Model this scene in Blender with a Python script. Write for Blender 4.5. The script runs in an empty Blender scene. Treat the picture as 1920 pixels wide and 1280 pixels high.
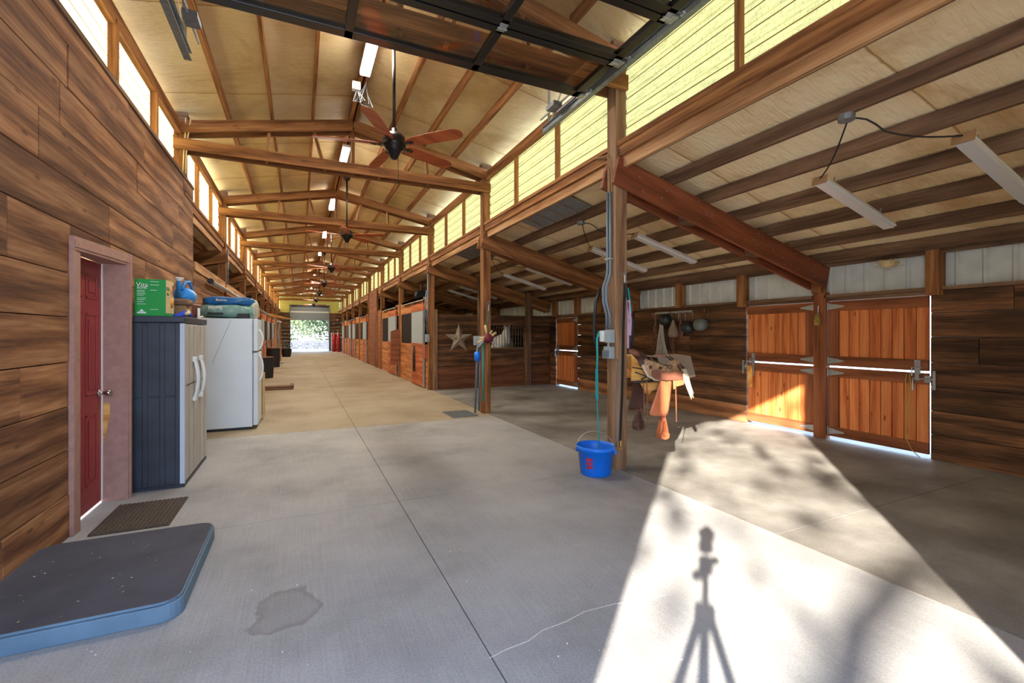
import bpy, math, random
from mathutils import Vector, Matrix
random.seed(7)
C = bpy.context.scene.collection
PI = math.pi
R = random.uniform

# ------------------------------------------------------------------ materials
def new_mat(name):
    m = bpy.data.materials.new(name); m.use_nodes = True
    nt = m.node_tree; nt.nodes.clear()
    out = nt.nodes.new('ShaderNodeOutputMaterial')
    b = nt.nodes.new('ShaderNodeBsdfPrincipled')
    nt.links.new(b.outputs[0], out.inputs[0])
    return m, nt, b, out
def N(nt, kind, **kw):
    n = nt.nodes.new(kind)
    for k, v in kw.items():
        if k.startswith('i_'):
            n.inputs[k[2:].replace('_', ' ')].default_value = v
        else: setattr(n, k, v)
    return n
def srgb(*c):
    def f(x):
        x /= 255.0
        return x/12.92 if x <= .04045 else ((x+.055)/1.055)**2.4
    return tuple(f(x) for x in c) + (1,)
def ramp(nt, stops, interp='LINEAR'):
    r = nt.nodes.new('ShaderNodeValToRGB'); cr = r.color_ramp; cr.interpolation = interp
    while len(cr.elements) < len(stops): cr.elements.new(.5)
    for e, (p, c) in zip(cr.elements, stops): e.position = p; e.color = c
    return r
def mapping(nt, src, scale, loc=(0, 0, 0)):
    m = nt.nodes.new('ShaderNodeMapping'); m.inputs['Scale'].default_value = scale; m.inputs['Location'].default_value = loc
    nt.links.new(src, m.inputs[0]); return m.outputs[0]
def mixc(nt, a, b, fac, mode='MIX'):
    m = nt.nodes.new('ShaderNodeMix'); m.data_type = 'RGBA'; m.blend_type = mode
    for sock, v in ((m.inputs[6], a), (m.inputs[7], b), (m.inputs[0], fac)):
        if hasattr(v, 'links'): nt.links.new(v, sock)
        else: sock.default_value = v
    return m.outputs[2]

def plain(name, rgb, rough=.6, metal=0, noise=.0, nscale=8, spec=.5, bump=0):
    m, nt, b, out = new_mat(name)
    b.inputs['Roughness'].default_value = rough; b.inputs['Metallic'].default_value = metal
    b.inputs['Specular IOR Level'].default_value = spec
    c = srgb(*rgb)
    if noise > 0:
        tc = N(nt, 'ShaderNodeTexCoord')
        n = N(nt, 'ShaderNodeTexNoise'); n.inputs['Scale'].default_value = nscale; n.inputs['Detail'].default_value = 6
        nt.links.new(tc.outputs['Object'], n.inputs['Vector'])
        lo = tuple(x*(1-noise) for x in c[:3])+(1,); hi = tuple(min(1, x*(1+noise)) for x in c[:3])+(1,)
        r = ramp(nt, [(.3, lo), (.7, hi)]); nt.links.new(n.outputs[0], r.inputs[0]); nt.links.new(r.outputs[0], b.inputs['Base Color'])
        if bump:
            bm = N(nt, 'ShaderNodeBump'); bm.inputs['Strength'].default_value = bump; bm.inputs['Distance'].default_value = .01
            nt.links.new(n.outputs[0], bm.inputs['Height']); nt.links.new(bm.outputs[0], b.inputs['Normal'])
    else:
        b.inputs['Base Color'].default_value = c
    return m

def wood(name, dark, mid, light, rough=.75, rings=.5, vary=.35, dirt=.0, dirtc=(40, 28, 20), gscale=1.0, knots=.0, spec=.25):
    m, nt, b, out = new_mat(name)
    uv = N(nt, 'ShaderNodeUVMap').outputs[0]
    geo = N(nt, 'ShaderNodeNewGeometry')
    rnd = geo.outputs['Random Per Island']
    off = N(nt, 'ShaderNodeVectorMath', operation='SCALE'); off.inputs[0].default_value = (13, 71, 0); nt.links.new(rnd, off.inputs['Scale'])
    add = N(nt, 'ShaderNodeVectorMath', operation='ADD'); nt.links.new(uv, add.inputs[0]); nt.links.new(off.outputs[0], add.inputs[1])
    v = add.outputs[0]
    n1 = N(nt, 'ShaderNodeTexNoise'); n1.inputs['Scale'].default_value = 1; n1.inputs['Detail'].default_value = 7; n1.inputs['Roughness'].default_value = .62
    nt.links.new(mapping(nt, v, (2.2*gscale, 38*gscale, 1)), n1.inputs['Vector'])
    w = N(nt, 'ShaderNodeTexWave'); w.wave_type = 'BANDS'; w.bands_direction = 'Y'
    w.inputs['Scale'].default_value = 1; w.inputs['Distortion'].default_value = 9; w.inputs['Detail'].default_value = 3
    w.inputs['Detail Scale'].default_value = 1.1; w.inputs['Detail Roughness'].default_value = .5
    nt.links.new(mapping(nt, v, (.30*gscale, 1.5*gscale, 1)), w.inputs['Vector'])
    mx = N(nt, 'ShaderNodeMix'); mx.data_type = 'FLOAT'; mx.inputs[0].default_value = rings
    nt.links.new(n1.outputs[0], mx.inputs[2]); nt.links.new(w.outputs['Fac'], mx.inputs[3])
    r = ramp(nt, [(.28, srgb(*dark)), (.5, srgb(*mid)), (.74, srgb(*light))]); nt.links.new(mx.outputs[0], r.inputs[0])
    col = r.outputs[0]
    # blotches of wear, slow along the board
    n2 = N(nt, 'ShaderNodeTexNoise'); n2.inputs['Scale'].default_value = 1; n2.inputs['Detail'].default_value = 5
    nt.links.new(mapping(nt, v, (1.3, 4.0, 1)), n2.inputs['Vector'])
    if dirt > 0:
        rr = ramp(nt, [(.38, (1, 1, 1, 1)), (.62, (0, 0, 0, 1))]); nt.links.new(n2.outputs[0], rr.inputs[0])
        mm = N(nt, 'ShaderNodeMath', operation='MULTIPLY'); mm.inputs[1].default_value = dirt; nt.links.new(rr.outputs[0], mm.inputs[0])
        col = mixc(nt, col, srgb(*dirtc), mm.outputs[0])
    if knots > 0:
        vo = N(nt, 'ShaderNodeTexVoronoi'); vo.inputs['Scale'].default_value = 1
        nt.links.new(mapping(nt, v, (2.6, 7.5, 1)), vo.inputs['Vector'])
        kr = ramp(nt, [(.06, (1, 1, 1, 1)), (.13, (0, 0, 0, 1))]); nt.links.new(vo.outputs['Distance'], kr.inputs[0])
        km = N(nt, 'ShaderNodeMath', operation='MULTIPLY'); km.inputs[1].default_value = knots; nt.links.new(kr.outputs[0], km.inputs[0])
        col = mixc(nt, col, tuple(x*.45 for x in srgb(*dark)[:3])+(1,), km.outputs[0])
    hsv = N(nt, 'ShaderNodeHueSaturation'); nt.links.new(col, hsv.inputs['Color'])
    mr = N(nt, 'ShaderNodeMapRange'); mr.inputs['To Min'].default_value = 1-vary; mr.inputs['To Max'].default_value = 1+vary*.7
    nt.links.new(rnd, mr.inputs['Value']); nt.links.new(mr.outputs[0], hsv.inputs['Value'])
    nt.links.new(hsv.outputs[0], b.inputs['Base Color'])
    b.inputs['Roughness'].default_value = rough; b.inputs['Specular IOR Level'].default_value = spec
    bm = N(nt, 'ShaderNodeBump'); bm.inputs['Strength'].default_value = .35; bm.inputs['Distance'].default_value = .004
    nt.links.new(mx.outputs[0], bm.inputs['Height']); nt.links.new(bm.outputs[0], b.inputs['Normal'])
    return m

def concrete(name, c1, c2, c3, broom=.3, stains=None):
    m, nt, b, out = new_mat(name)
    tc = N(nt, 'ShaderNodeTexCoord'); o = tc.outputs['Object']
    n1 = N(nt, 'ShaderNodeTexNoise'); n1.inputs['Scale'].default_value = .9; n1.inputs['Detail'].default_value = 6; n1.inputs['Roughness'].default_value = .6
    nt.links.new(o, n1.inputs['Vector'])
    n2 = N(nt, 'ShaderNodeTexNoise'); n2.inputs['Scale'].default_value = 90; n2.inputs['Detail'].default_value = 3
    nt.links.new(o, n2.inputs['Vector'])
    n3 = N(nt, 'ShaderNodeTexNoise'); n3.inputs['Scale'].default_value = 1; n3.inputs['Detail'].default_value = 4
    nt.links.new(mapping(nt, o, (120, 2.0, 1)), n3.inputs['Vector'])
    r = ramp(nt, [(.3, srgb(*c1)), (.5, srgb(*c2)), (.7, srgb(*c3))]); nt.links.new(n1.outputs[0], r.inputs[0])
    r2 = ramp(nt, [(.3, (.72, .72, .72, 1)), (.7, (1.12, 1.12, 1.12, 1))]); nt.links.new(n2.outputs[0], r2.inputs[0])
    col = mixc(nt, r.outputs[0], r2.outputs[0], .6, 'MULTIPLY')
    r3 = ramp(nt, [(.35, (.75, .75, .75, 1)), (.65, (1.05, 1.05, 1.05, 1))]); nt.links.new(n3.outputs[0], r3.inputs[0])
    col = mixc(nt, col, r3.outputs[0], broom, 'MULTIPLY')
    if stains:  # damp ring marks with a shape of their own: (x, y, radius)
        for (sx, sy, sr, colr, amt) in stains:
            nn = N(nt, 'ShaderNodeTexNoise'); nn.inputs['Scale'].default_value = 5; nn.inputs['Detail'].default_value = 5; nt.links.new(o, nn.inputs['Vector'])
            vs = N(nt, 'ShaderNodeVectorMath', operation='SUBTRACT'); nt.links.new(o, vs.inputs[0]); vs.inputs[1].default_value = (sx, sy, 0)
            ln = N(nt, 'ShaderNodeVectorMath', operation='LENGTH'); nt.links.new(vs.outputs[0], ln.inputs[0])
            ma = N(nt, 'ShaderNodeMath', operation='MULTIPLY_ADD'); nt.links.new(nn.outputs[0], ma.inputs[0]); ma.inputs[1].default_value = sr*1.5; nt.links.new(ln.outputs['Value'], ma.inputs[2])
            q = N(nt, 'ShaderNodeMath', operation='DIVIDE'); nt.links.new(ma.outputs[0], q.inputs[0]); q.inputs[1].default_value = sr*2.6
            rr = ramp(nt, [(.0, (.45, .45, .45, 1)), (.54, (.5, .5, .5, 1)), (.62, (1, 1, 1, 1)), (.66, (0, 0, 0, 1))]); nt.links.new(q.outputs[0], rr.inputs[0])
            mm = N(nt, 'ShaderNodeMath', operation='MULTIPLY'); nt.links.new(rr.outputs[0], mm.inputs[0]); mm.inputs[1].default_value = amt
            col = mixc(nt, col, srgb(*colr), mm.outputs[0])
    nt.links.new(col, b.inputs['Base Color']); b.inputs['Roughness'].default_value = .72; b.inputs['Specular IOR Level'].default_value = .35
    bm = N(nt, 'ShaderNodeBump'); bm.inputs['Strength'].default_value = .25; bm.inputs['Distance'].default_value = .003
    nt.links.new(n2.outputs[0], bm.inputs['Height']); nt.links.new(bm.outputs[0], b.inputs['Normal'])
    return m

def insulation(name, c1, c2, c3):
    m, nt, b, out = new_mat(name)
    tc = N(nt, 'ShaderNodeTexCoord'); o = tc.outputs['Object']
    n1 = N(nt, 'ShaderNodeTexNoise'); n1.inputs['Scale'].default_value = .8; n1.inputs['Detail'].default_value = 7; n1.inputs['Roughness'].default_value = .65; n1.inputs['Distortion'].default_value = .6
    nt.links.new(o, n1.inputs['Vector'])
    r = ramp(nt, [(.28, srgb(*c1)), (.5, srgb(*c2)), (.75, srgb(*c3))]); nt.links.new(n1.outputs[0], r.inputs[0])
    sxyz = N(nt, 'ShaderNodeSeparateXYZ'); nt.links.new(o, sxyz.inputs[0])
    wob = N(nt, 'ShaderNodeMath', operation='MULTIPLY_ADD'); nt.links.new(n1.outputs[0], wob.inputs[0]); wob.inputs[1].default_value = .12; nt.links.new(sxyz.outputs['Y'], wob.inputs[2])
    dv = N(nt, 'ShaderNodeMath', operation='DIVIDE'); nt.links.new(wob.outputs[0], dv.inputs[0]); dv.inputs[1].default_value = 1.83
    fc = N(nt, 'ShaderNodeMath', operation='FRACT'); nt.links.new(dv.outputs[0], fc.inputs[0])
    sr_ = ramp(nt, [(.0, (.45, .33, .2, 1)), (.006, (.5, .38, .24, 1)), (.012, (1, 1, 1, 1)), (.95, (1, 1, 1, 1)), (1, (.86, .78, .64, 1))]); nt.links.new(fc.outputs[0], sr_.inputs[0])
    nt.links.new(mixc(nt, r.outputs[0], sr_.outputs[0], 1.0, 'MULTIPLY'), b.inputs['Base Color'])
    n2 = N(nt, 'ShaderNodeTexNoise'); n2.inputs['Scale'].default_value = 1; n2.inputs['Detail'].default_value = 5; n2.inputs['Distortion'].default_value = 1.5
    nt.links.new(mapping(nt, o, (3, 14, 3)), n2.inputs['Vector'])
    bm = N(nt, 'ShaderNodeBump'); bm.inputs['Strength'].default_value = .6; bm.inputs['Distance'].default_value = .03
    nt.links.new(n2.outputs[0], bm.inputs['Height']); nt.links.new(bm.outputs[0], b.inputs['Normal'])
    b.inputs['Roughness'].default_value = .5; b.inputs['Specular IOR Level'].default_value = .4
    return m

def fibreglass(name, tint, trans=.75):
    m, nt, b, out = new_mat(name); nt.nodes.remove(b)
    tc = N(nt, 'ShaderNodeTexCoord'); o = tc.outputs['Object']
    n = N(nt, 'ShaderNodeTexNoise'); n.inputs['Scale'].default_value = 1; n.inputs['Detail'].default_value = 6
    nt.links.new(mapping(nt, o, (14, 5, 40)), n.inputs['Vector'])
    n2 = N(nt, 'ShaderNodeTexNoise'); n2.inputs['Scale'].default_value = 60; n2.inputs['Detail'].default_value = 3; nt.links.new(mapping(nt, o, (1, 1, .5)), n2.inputs['Vector'])
    r = ramp(nt, [(.33, tuple(x*.78 for x in srgb(*tint)[:3])+(1,)), (.52, srgb(*tint))]); nt.links.new(n.outputs[0], r.inputs[0])
    # grime lines in the valleys of the corrugation
    sx = N(nt, 'ShaderNodeSeparateXYZ'); nt.links.new(o, sx.inputs[0])
    fr = N(nt, 'ShaderNodeMath', operation='MULTIPLY'); fr.inputs[1].default_value = 1/.155; nt.links.new(sx.outputs['Z'], fr.inputs[0])
    f2 = N(nt, 'ShaderNodeMath', operation='FRACT'); nt.links.new(fr.outputs[0], f2.inputs[0])
    lr = ramp(nt, [(.0, (.12, .08, .04, 1)), (.05, (.2, .14, .08, 1)), (.085, (1, 1, 1, 1)), (.3, (1, 1, 1, 1)), (.36, (.78, .74, .6, 1)), (.42, (1, 1, 1, 1))]); nt.links.new(f2.outputs[0], lr.inputs[0])
    sp = ramp(nt, [(.36, (.45, .4, .3, 1)), (.44, (1, 1, 1, 1))]); nt.links.new(n2.outputs[0], sp.inputs[0])
    col = mixc(nt, r.outputs[0], lr.outputs[0], 1.0, 'MULTIPLY')
    col = mixc(nt, col, sp.outputs[0], .35, 'MULTIPLY')
    t = N(nt, 'ShaderNodeBsdfTranslucent'); d = N(nt, 'ShaderNodeBsdfDiffuse')
    nt.links.new(col, t.inputs[0]); nt.links.new(col, d.inputs[0])
    mx = N(nt, 'ShaderNodeMixShader'); mx.inputs[0].default_value = trans
    nt.links.new(d.outputs[0], mx.inputs[1]); nt.links.new(t.outputs[0], mx.inputs[2]); nt.links.new(mx.outputs[0], out.inputs[0])
    return m

def emit(name, rgb, s):
    m, nt, b, out = new_mat(name)
    b.inputs['Base Color'].default_value = srgb(*rgb); b.inputs['Emission Color'].default_value = srgb(*rgb); b.inputs['Emission Strength'].default_value = s
    return m

M = {}
M['plank_left'] = wood('plank_left', (84, 52, 33), (140, 94, 60), (184, 134, 92), rings=.26, vary=.24, dirt=.4, dirtc=(84, 52, 36), knots=.6)
M['plank_right'] = wood('plank_right', (56, 38, 26), (104, 70, 45), (158, 108, 68), rings=.2, vary=.38, dirt=.55, dirtc=(38, 27, 20))
M['plank_low'] = wood('plank_low', (100, 62, 38), (150, 98, 62), (180, 126, 84), rings=.35, vary=.2, dirt=.45, dirtc=(96, 68, 46))
M['plank_dim'] = wood('plank_dim', (84, 50, 32), (118, 72, 46), (140, 92, 60), rings=.18, vary=.12, dirt=.4, dirtc=(66, 44, 32))
M['timber'] = wood('timber', (88, 54, 30), (144, 94, 54), (182, 130, 80), rings=.2, vary=.2, knots=.4)
M['timber_red'] = wood('timber_red', (100, 48, 26), (134, 70, 42), (158, 92, 58), rings=.2, vary=.12, dirt=.25, dirtc=(70, 34, 22), rough=.55, spec=.4)
M['timber_brown'] = wood('timber_brown', (80, 60, 44), (124, 94, 70), (150, 118, 90), rings=.22, vary=.2, dirt=.4, dirtc=(66, 44, 32))
M['timber_pale'] = wood('timber_pale', (140, 96, 60), (178, 132, 90), (200, 158, 114), rings=.3, vary=.14)
M['post_wood'] = wood('post_wood', (112, 82, 58), (150, 114, 84), (172, 136, 104), rings=.25, vary=.1, dirt=.15)
M['stall_wood'] = wood('stall_wood', (138, 80, 42), (190, 122, 70), (214, 150, 92), rings=.2, vary=.16, knots=.3)
M['door_wood'] = wood('door_wood', (168, 84, 40), (212, 122, 66), (226, 146, 86), rings=.25, vary=.1, knots=.9, rough=.6)
M['door_frame'] = wood('door_frame', (104, 58, 34), (138, 80, 48), (158, 98, 62), rings=.25, vary=.1)
M['stall_door'] = wood('stall_door', (150, 74, 40), (188, 100, 58), (206, 124, 76), rings=.25, vary=.15, dirt=.3, dirtc=(120, 62, 40))
M['rack_wood'] = wood('rack_wood', (186, 122, 52), (220, 160, 84), (234, 182, 108), rings=.3, vary=.06, rough=.5)
M['trim_paint'] = plain('trim_paint', (164, 122, 108), .6, noise=.12, nscale=20)
M['red_door'] = plain('red_door', (142, 44, 44), .42, noise=.08, nscale=6)
M['brown_panel'] = wood('brown_panel', (110, 64, 44), (146, 90, 62), (166, 108, 78), rings=.15, vary=.1)
M['insul'] = insulation('insul', (184, 152, 100), (222, 198, 146), (234, 214, 168))
M['insul_right'] = insulation('insul_right', (190, 142, 84), (242, 218, 172), (250, 236, 200))
M['conc'] = concrete('conc', (146, 144, 142), (170, 168, 166), (186, 184, 180), .35, stains=[(-.06, 2.68, .205, (100, 92, 86), .5)])
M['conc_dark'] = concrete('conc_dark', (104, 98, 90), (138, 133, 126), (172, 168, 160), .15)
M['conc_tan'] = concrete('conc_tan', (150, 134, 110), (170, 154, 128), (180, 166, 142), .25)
M['conc_out'] = concrete('conc_out', (196, 190, 180), (206, 200, 190), (214, 208, 198), .1)
M['joint'] = plain('joint', (70, 62, 56), .9, noise=.3, nscale=30)
M['fibre_l'] = fibreglass('fibre_l', (214, 200, 140), .5)
M['fibre_r'] = fibreglass('fibre_r', (208, 192, 122), .36)
M['siding'] = plain('siding', (206, 208, 200), .45, noise=.1, nscale=5)
M['galv'] = plain('galv', (168, 172, 176), .4, metal=.7, noise=.15, nscale=30)
M['galv_dull'] = plain('galv_dull', (130, 136, 140), .5, metal=.6, noise=.2, nscale=20)
M['conduit'] = plain('conduit', (112, 122, 132), .45, metal=.3)
M['black_alu'] = plain('black_alu', (18, 18, 20), .3, spec=.6)
M['black_rubber'] = plain('black_rubber', (26, 26, 28), .7)
M['cord'] = plain('cord', (30, 26, 24), .7)
M['bronze'] = plain('bronze', (40, 34, 32), .35, metal=.5)
M['blade'] = wood('blade', (140, 62, 28), (180, 88, 44), (194, 106, 56), rings=.2, vary=.1, rough=.45)
M['white_metal'] = plain('white_metal', (226, 226, 222), .4)
M['white_plastic'] = plain('white_plastic', (222, 226, 230), .4)
M['fridge'] = plain('fridge', (212, 224, 232), .35, noise=.03, nscale=3)
M['lens'] = plain('lens', (205, 202, 196), .35)
M['lit'] = emit('lit', (255, 250, 240), 30)
M['cab_dark'] = plain('cab_dark', (44, 50, 60), .45, noise=.3, nscale=5)
M['cab_door'] = plain('cab_door', (176, 170, 162), .5, noise=.05)
M['cab_edge'] = plain('cab_edge', (196, 206, 220), .45)
M['mat_top'] = plain('mat_top', (72, 72, 82), .8, noise=.22, nscale=4)
M['mat_side'] = plain('mat_side', (98, 122, 140), .7, noise=.12, nscale=6)
M['rug'] = plain('rug', (84, 72, 62), .95, noise=.4, nscale=60)
M['blue'] = plain('blue', (10, 118, 236), .4)
M['blue2'] = plain('blue2', (40, 140, 220), .4)
M['blue3'] = plain('blue3', (30, 70, 200), .6, noise=.15)
M['red'] = plain('red', (196, 34, 36), .5)
M['green'] = plain('green', (22, 160, 66), .45)
M['green_d'] = plain('green_d', (10, 110, 50), .5)
M['white'] = plain('white', (240, 240, 238), .6)
M['sand'] = plain('sand', (206, 182, 136), .6, noise=.15)
M['kraft'] = plain('kraft', (160, 122, 84), .8, noise=.12)
M['kraft_d'] = plain('kraft_d', (120, 90, 66), .8, noise=.15)
M['orange'] = plain('orange', (208, 140, 60), .6, noise=.3, nscale=20)
M['maroon'] = plain('maroon', (110, 24, 44), .6)
M['teal_bag'] = plain('teal_bag', (120, 158, 150), .4, noise=.25, nscale=18)
M['blue_bag'] = plain('blue_bag', (30, 98, 158), .3, noise=.25, nscale=14)
M['clear_bag'] = plain('clear_bag', (188, 190, 170), .25, noise=.15, nscale=14)
M['near_black'] = plain('near_black', (20, 22, 26), .5)
M['chrome'] = plain('chrome', (190, 190, 192), .22, metal=1)
M['brass'] = plain('brass', (190, 150, 80), .3, metal=1)
M['leather'] = plain('leather', (196, 112, 74), .45, noise=.18, nscale=9, bump=.2)
M['leather_tan'] = plain('leather_tan', (172, 134, 98), .5, noise=.45, nscale=34, bump=.7)
M['leather_dark'] = plain('leather_dark', (84, 56, 50), .5, noise=.3, nscale=12)
M['leather_mid'] = plain('leather_mid', (134, 84, 66), .5, noise=.25, nscale=10)
M['fleece'] = plain('fleece', (206, 190, 166), .95, noise=.3, nscale=50, bump=.8)
M['felt'] = plain('felt', (140, 122, 104), .95, noise=.15, nscale=40)
M['rope_grey'] = plain('rope_grey', (176, 168, 156), .9, noise=.3, nscale=60)
M['teal'] = plain('teal', (20, 150, 150), .6)
M['pink'] = plain('pink', (196, 160, 190), .8, noise=.15)
M['yellow_rope'] = plain('yellow_rope', (190, 160, 70), .8)
M['grey_box'] = plain('grey_box', (150, 160, 166), .45)
M['bell'] = plain('bell', (104, 112, 108), .4, noise=.2, nscale=8)
M['bell_d'] = plain('bell_d', (40, 42, 42), .4)
M['star'] = plain('star', (150, 132, 114), .6, noise=.25, nscale=14)
M['horse'] = plain('horse', (232, 226, 208), .8, noise=.08)
M['horse_face'] = plain('horse_face', (170, 166, 164), .8, noise=.2, nscale=10)
M['dark_void'] = plain('dark_void', (46, 38, 30), .8)
M['bar_white'] = plain('bar_white', (188, 196, 196), .4)
M['bar_dark'] = plain('bar_dark', (54, 46, 38), .5)
M['leaf'] = plain('leaf', (112, 124, 78), .7, noise=.3, nscale=3)
M['leaf_d'] = plain('leaf_d', (70, 84, 46), .7, noise=.4, nscale=3)
M['bark'] = plain('bark', (120, 96, 76), .9, noise=.3, nscale=6)
M['stone'] = plain('stone', (78, 80, 86), .9, noise=.35, nscale=3)
M['fence'] = plain('fence', (100, 100, 106), .7)
M['glass'] = None
m, nt, b, out = new_mat('glass'); nt.nodes.remove(b)
tr = N(nt, 'ShaderNodeBsdfTransparent'); gl = N(nt, 'ShaderNodeBsdfGlossy'); gl.inputs['Roughness'].default_value = .03
tr.inputs[0].default_value = (.93, .9, .87, 1)
fm = N(nt, 'ShaderNodeMixShader'); fm.inputs[0].default_value = .06
nt.links.new(tr.outputs[0], fm.inputs[1]); nt.links.new(gl.outputs[0], fm.inputs[2]); nt.links.new(fm.outputs[0], out.inputs[0])
M['glass'] = m

# ------------------------------------------------------------------ mesh builder
class MB:
    def __init__(s): s.v = []; s.f = []; s.uv = []; s.mi = []
    def face(s, idx, uvs=None, mi=0):
        s.f.append(tuple(idx)); s.mi.append(mi)
        s.uv.append(uvs if uvs else [(s.v[i][0], s.v[i][1]+s.v[i][2]) for i in idx])
    def obox(s, c, ax, size, mi=0, taper=None):
        """box centred at c; ax = three unit vectors, size along each; grain runs along ax[0]"""
        c = Vector(c); b = len(s.v); ru, rv = R(0, 40), R(0, 40)
        l, w, h = [x/2 for x in size]
        for sx in (-1, 1):
            for sy in (-1, 1):
                for sz in (-1, 1):
                    s.v.append(tuple(c + ax[0]*sx*l + ax[1]*sy*w + ax[2]*sz*h))
        L = lambda i: (i >> 2 & 1)*2*l; W = lambda i: (i >> 1 & 1)*2*w; H = lambda i: (i & 1)*2*h
        for q, m in (((0, 1, 3, 2), 0), ((4, 6, 7, 5), 0), ((0, 4, 5, 1), 1), ((2, 3, 7, 6), 1), ((0, 2, 6, 4), 2), ((1, 5, 7, 3), 2)):
            if m == 0: u = [(W(i)*.3+ru, H(i)+rv) for i in q]
            elif m == 1: u = [(L(i)+ru, H(i)+rv) for i in q]
            else: u = [(L(i)+ru, W(i)+rv+.9) for i in q]
            s.face([b+i for i in q], u, mi)
    def box(s, x0, x1, y0, y1, z0, z1, mi=0, along=None):
        d = [x1-x0, y1-y0, z1-z0]; c = ((x0+x1)/2, (y0+y1)/2, (z0+z1)/2)
        E = [Vector((1, 0, 0)), Vector((0, 1, 0)), Vector((0, 0, 1))]
        a = max(range(3), key=lambda i: abs(d[i])) if along is None else along
        o = [i for i in range(3) if i != a]
        s.obox(c, (E[a], E[o[0]], E[o[1]]), (d[a], d[o[0]], d[o[1]]), mi)
    def beam(s, p0, p1, w, h, mi=0, up=(0, 0, 1)):
        p0, p1 = Vector(p0), Vector(p1); d = p1-p0; L = d.length; d.normalize()
        u = Vector(up); sd = d.cross(u)
        if sd.length < 1e-4: sd = d.cross(Vector((0, 1, 0)))
        sd.normalize(); u2 = sd.cross(d)
        s.obox((p0+p1)/2, (d, sd, u2), (L, w, h), mi)
    def tube(s, pts, r, n=8, mi=0, caps=True, closed=False):
        pts = [Vector(p) for p in pts]; k = len(pts); b = len(s.v)
        rs = r if isinstance(r, (list, tuple)) else [r]*k
        prev = None; ll = 0
        for i, p in enumerate(pts):
            if closed: t = pts[(i+1) % k]-pts[i-1]
            else: t = (pts[min(i+1, k-1)]-pts[max(i-1, 0)])
            if t.length < 1e-9: t = Vector((0, 0, 1))
            t.normalize()
            if prev is None:
                a = Vector((0, 0, 1)) if abs(t.z) < .9 else Vector((1, 0, 0))
                nx = t.cross(a).normalized()
            else:
                nx = prev - t*prev.dot(t)
                nx = nx.normalized() if nx.length > 1e-6 else t.cross(Vector((1, 0, 0))).normalized()
            prev = nx; ny = t.cross(nx)
            for j in range(n):
                a = 2*PI*j/n
                s.v.append(tuple(p + (nx*math.cos(a)+ny*math.sin(a))*rs[i]))
        rng = k if closed else k-1
        for i in range(rng):
            i2 = (i+1) % k
            for j in range(n):
                j2 = (j+1) % n
                s.face((b+i*n+j, b+i*n+j2, b+i2*n+j2, b+i2*n+j), [(i*.1, j*.05), (i*.1, j*.05+.05), (i*.1+.1, j*.05+.05), (i*.1+.1, j*.05)], mi)
        if caps and not closed:
            s.face([b+j for j in range(n)][::-1], None, mi); s.face([b+(k-1)*n+j for j in range(n)], None, mi)
    def lathe(s, prof, n=24, c=(0, 0, 0), mi=0, axis='z', closed=False):
        b = len(s.v); c = Vector(c)
        for (r, z) in prof:
            for j in range(n):
                a = 2*PI*j/n; x, y = r*math.cos(a), r*math.sin(a)
                p = (x, y, z) if axis == 'z' else ((z, x, y) if axis == 'x' else (x, z, y))
                s.v.append(tuple(c+Vector(p)))
        for i in range(len(prof)-1):
            for j in range(n):
                j2 = (j+1) % n
                q = (b+i*n+j, b+i*n+j2, b+(i+1)*n+j2, b+(i+1)*n+j)
                s.face(q if axis != 'y' else q[::-1], None, mi)
        if prof[0][0] > 1e-5: s.face([b+j for j in range(n)][::-1], None, mi)
        if prof[-1][0] > 1e-5: s.face([b+(len(prof)-1)*n+j for j in range(n)], None, mi)
    def prism(s, poly, vec, mi=0):
        b = len(s.v); k = len(poly); vec = Vector(vec)
        for p in poly: s.v.append(tuple(Vector(p)))
        for p in poly: s.v.append(tuple(Vector(p)+vec))
        s.face([b+i for i in range(k)][::-1], None, mi); s.face([b+k+i for i in range(k)], None, mi)
        for i in range(k):
            j = (i+1) % k; s.face((b+i, b+j, b+k+j, b+k+i), None, mi)
    def grid(s, fn, nu, nv, mi=0, flip=False):
        b = len(s.v)
        for i in range(nu+1):
            for j in range(nv+1): s.v.append(tuple(fn(i/nu, j/nv)))
        for i in range(nu):
            for j in range(nv):
                q = (b+i*(nv+1)+j, b+(i+1)*(nv+1)+j, b+(i+1)*(nv+1)+j+1, b+i*(nv+1)+j+1)
                s.face(q[::-1] if flip else q, [(i/nu, j/nv)]*4, mi)
    def build(s, name, mats, parent=None, bevel=0, smooth=False, solid=0, sub=0, loc=None, rot=None, world=True):
        me = bpy.data.meshes.new(name)
        off = Vector((0, 0, 0))
        if parent is not None and world:
            p = parent
            while p is not None: off += p.location; p = p.parent
        if loc is not None and parent is None: off = Vector(loc)
        me.from_pydata([tuple(Vector(v)-off) for v in s.v], [], s.f)
        if not isinstance(mats, (list, tuple)): mats = [mats]
        for m in mats: me.materials.append(M[m] if isinstance(m, str) else m)
        uvl = me.uv_layers.new(name='UVMap'); k = 0
        for pi, p in enumerate(me.polygons):
            p.material_index = s.mi[pi]; p.use_smooth = smooth
            for u in s.uv[pi]: uvl.data[k].uv = u; k += 1
        o = bpy.data.objects.new(name, me); C.objects.link(o)
        if parent is not None: o.parent = parent
        elif loc is not None: o.location = loc
        if rot is not None: o.rotation_euler = rot
        if solid:
            mo = o.modifiers.new('s', 'SOLIDIFY'); mo.thickness = solid; mo.offset = 0
        if bevel:
            mo = o.modifiers.new('b', 'BEVEL'); mo.width = bevel; mo.segments = 2; mo.limit_method = 'ANGLE'
        if sub:
            mo = o.modifiers.new('u', 'SUBSURF'); mo.levels = sub; mo.render_levels = sub
        return o

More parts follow.
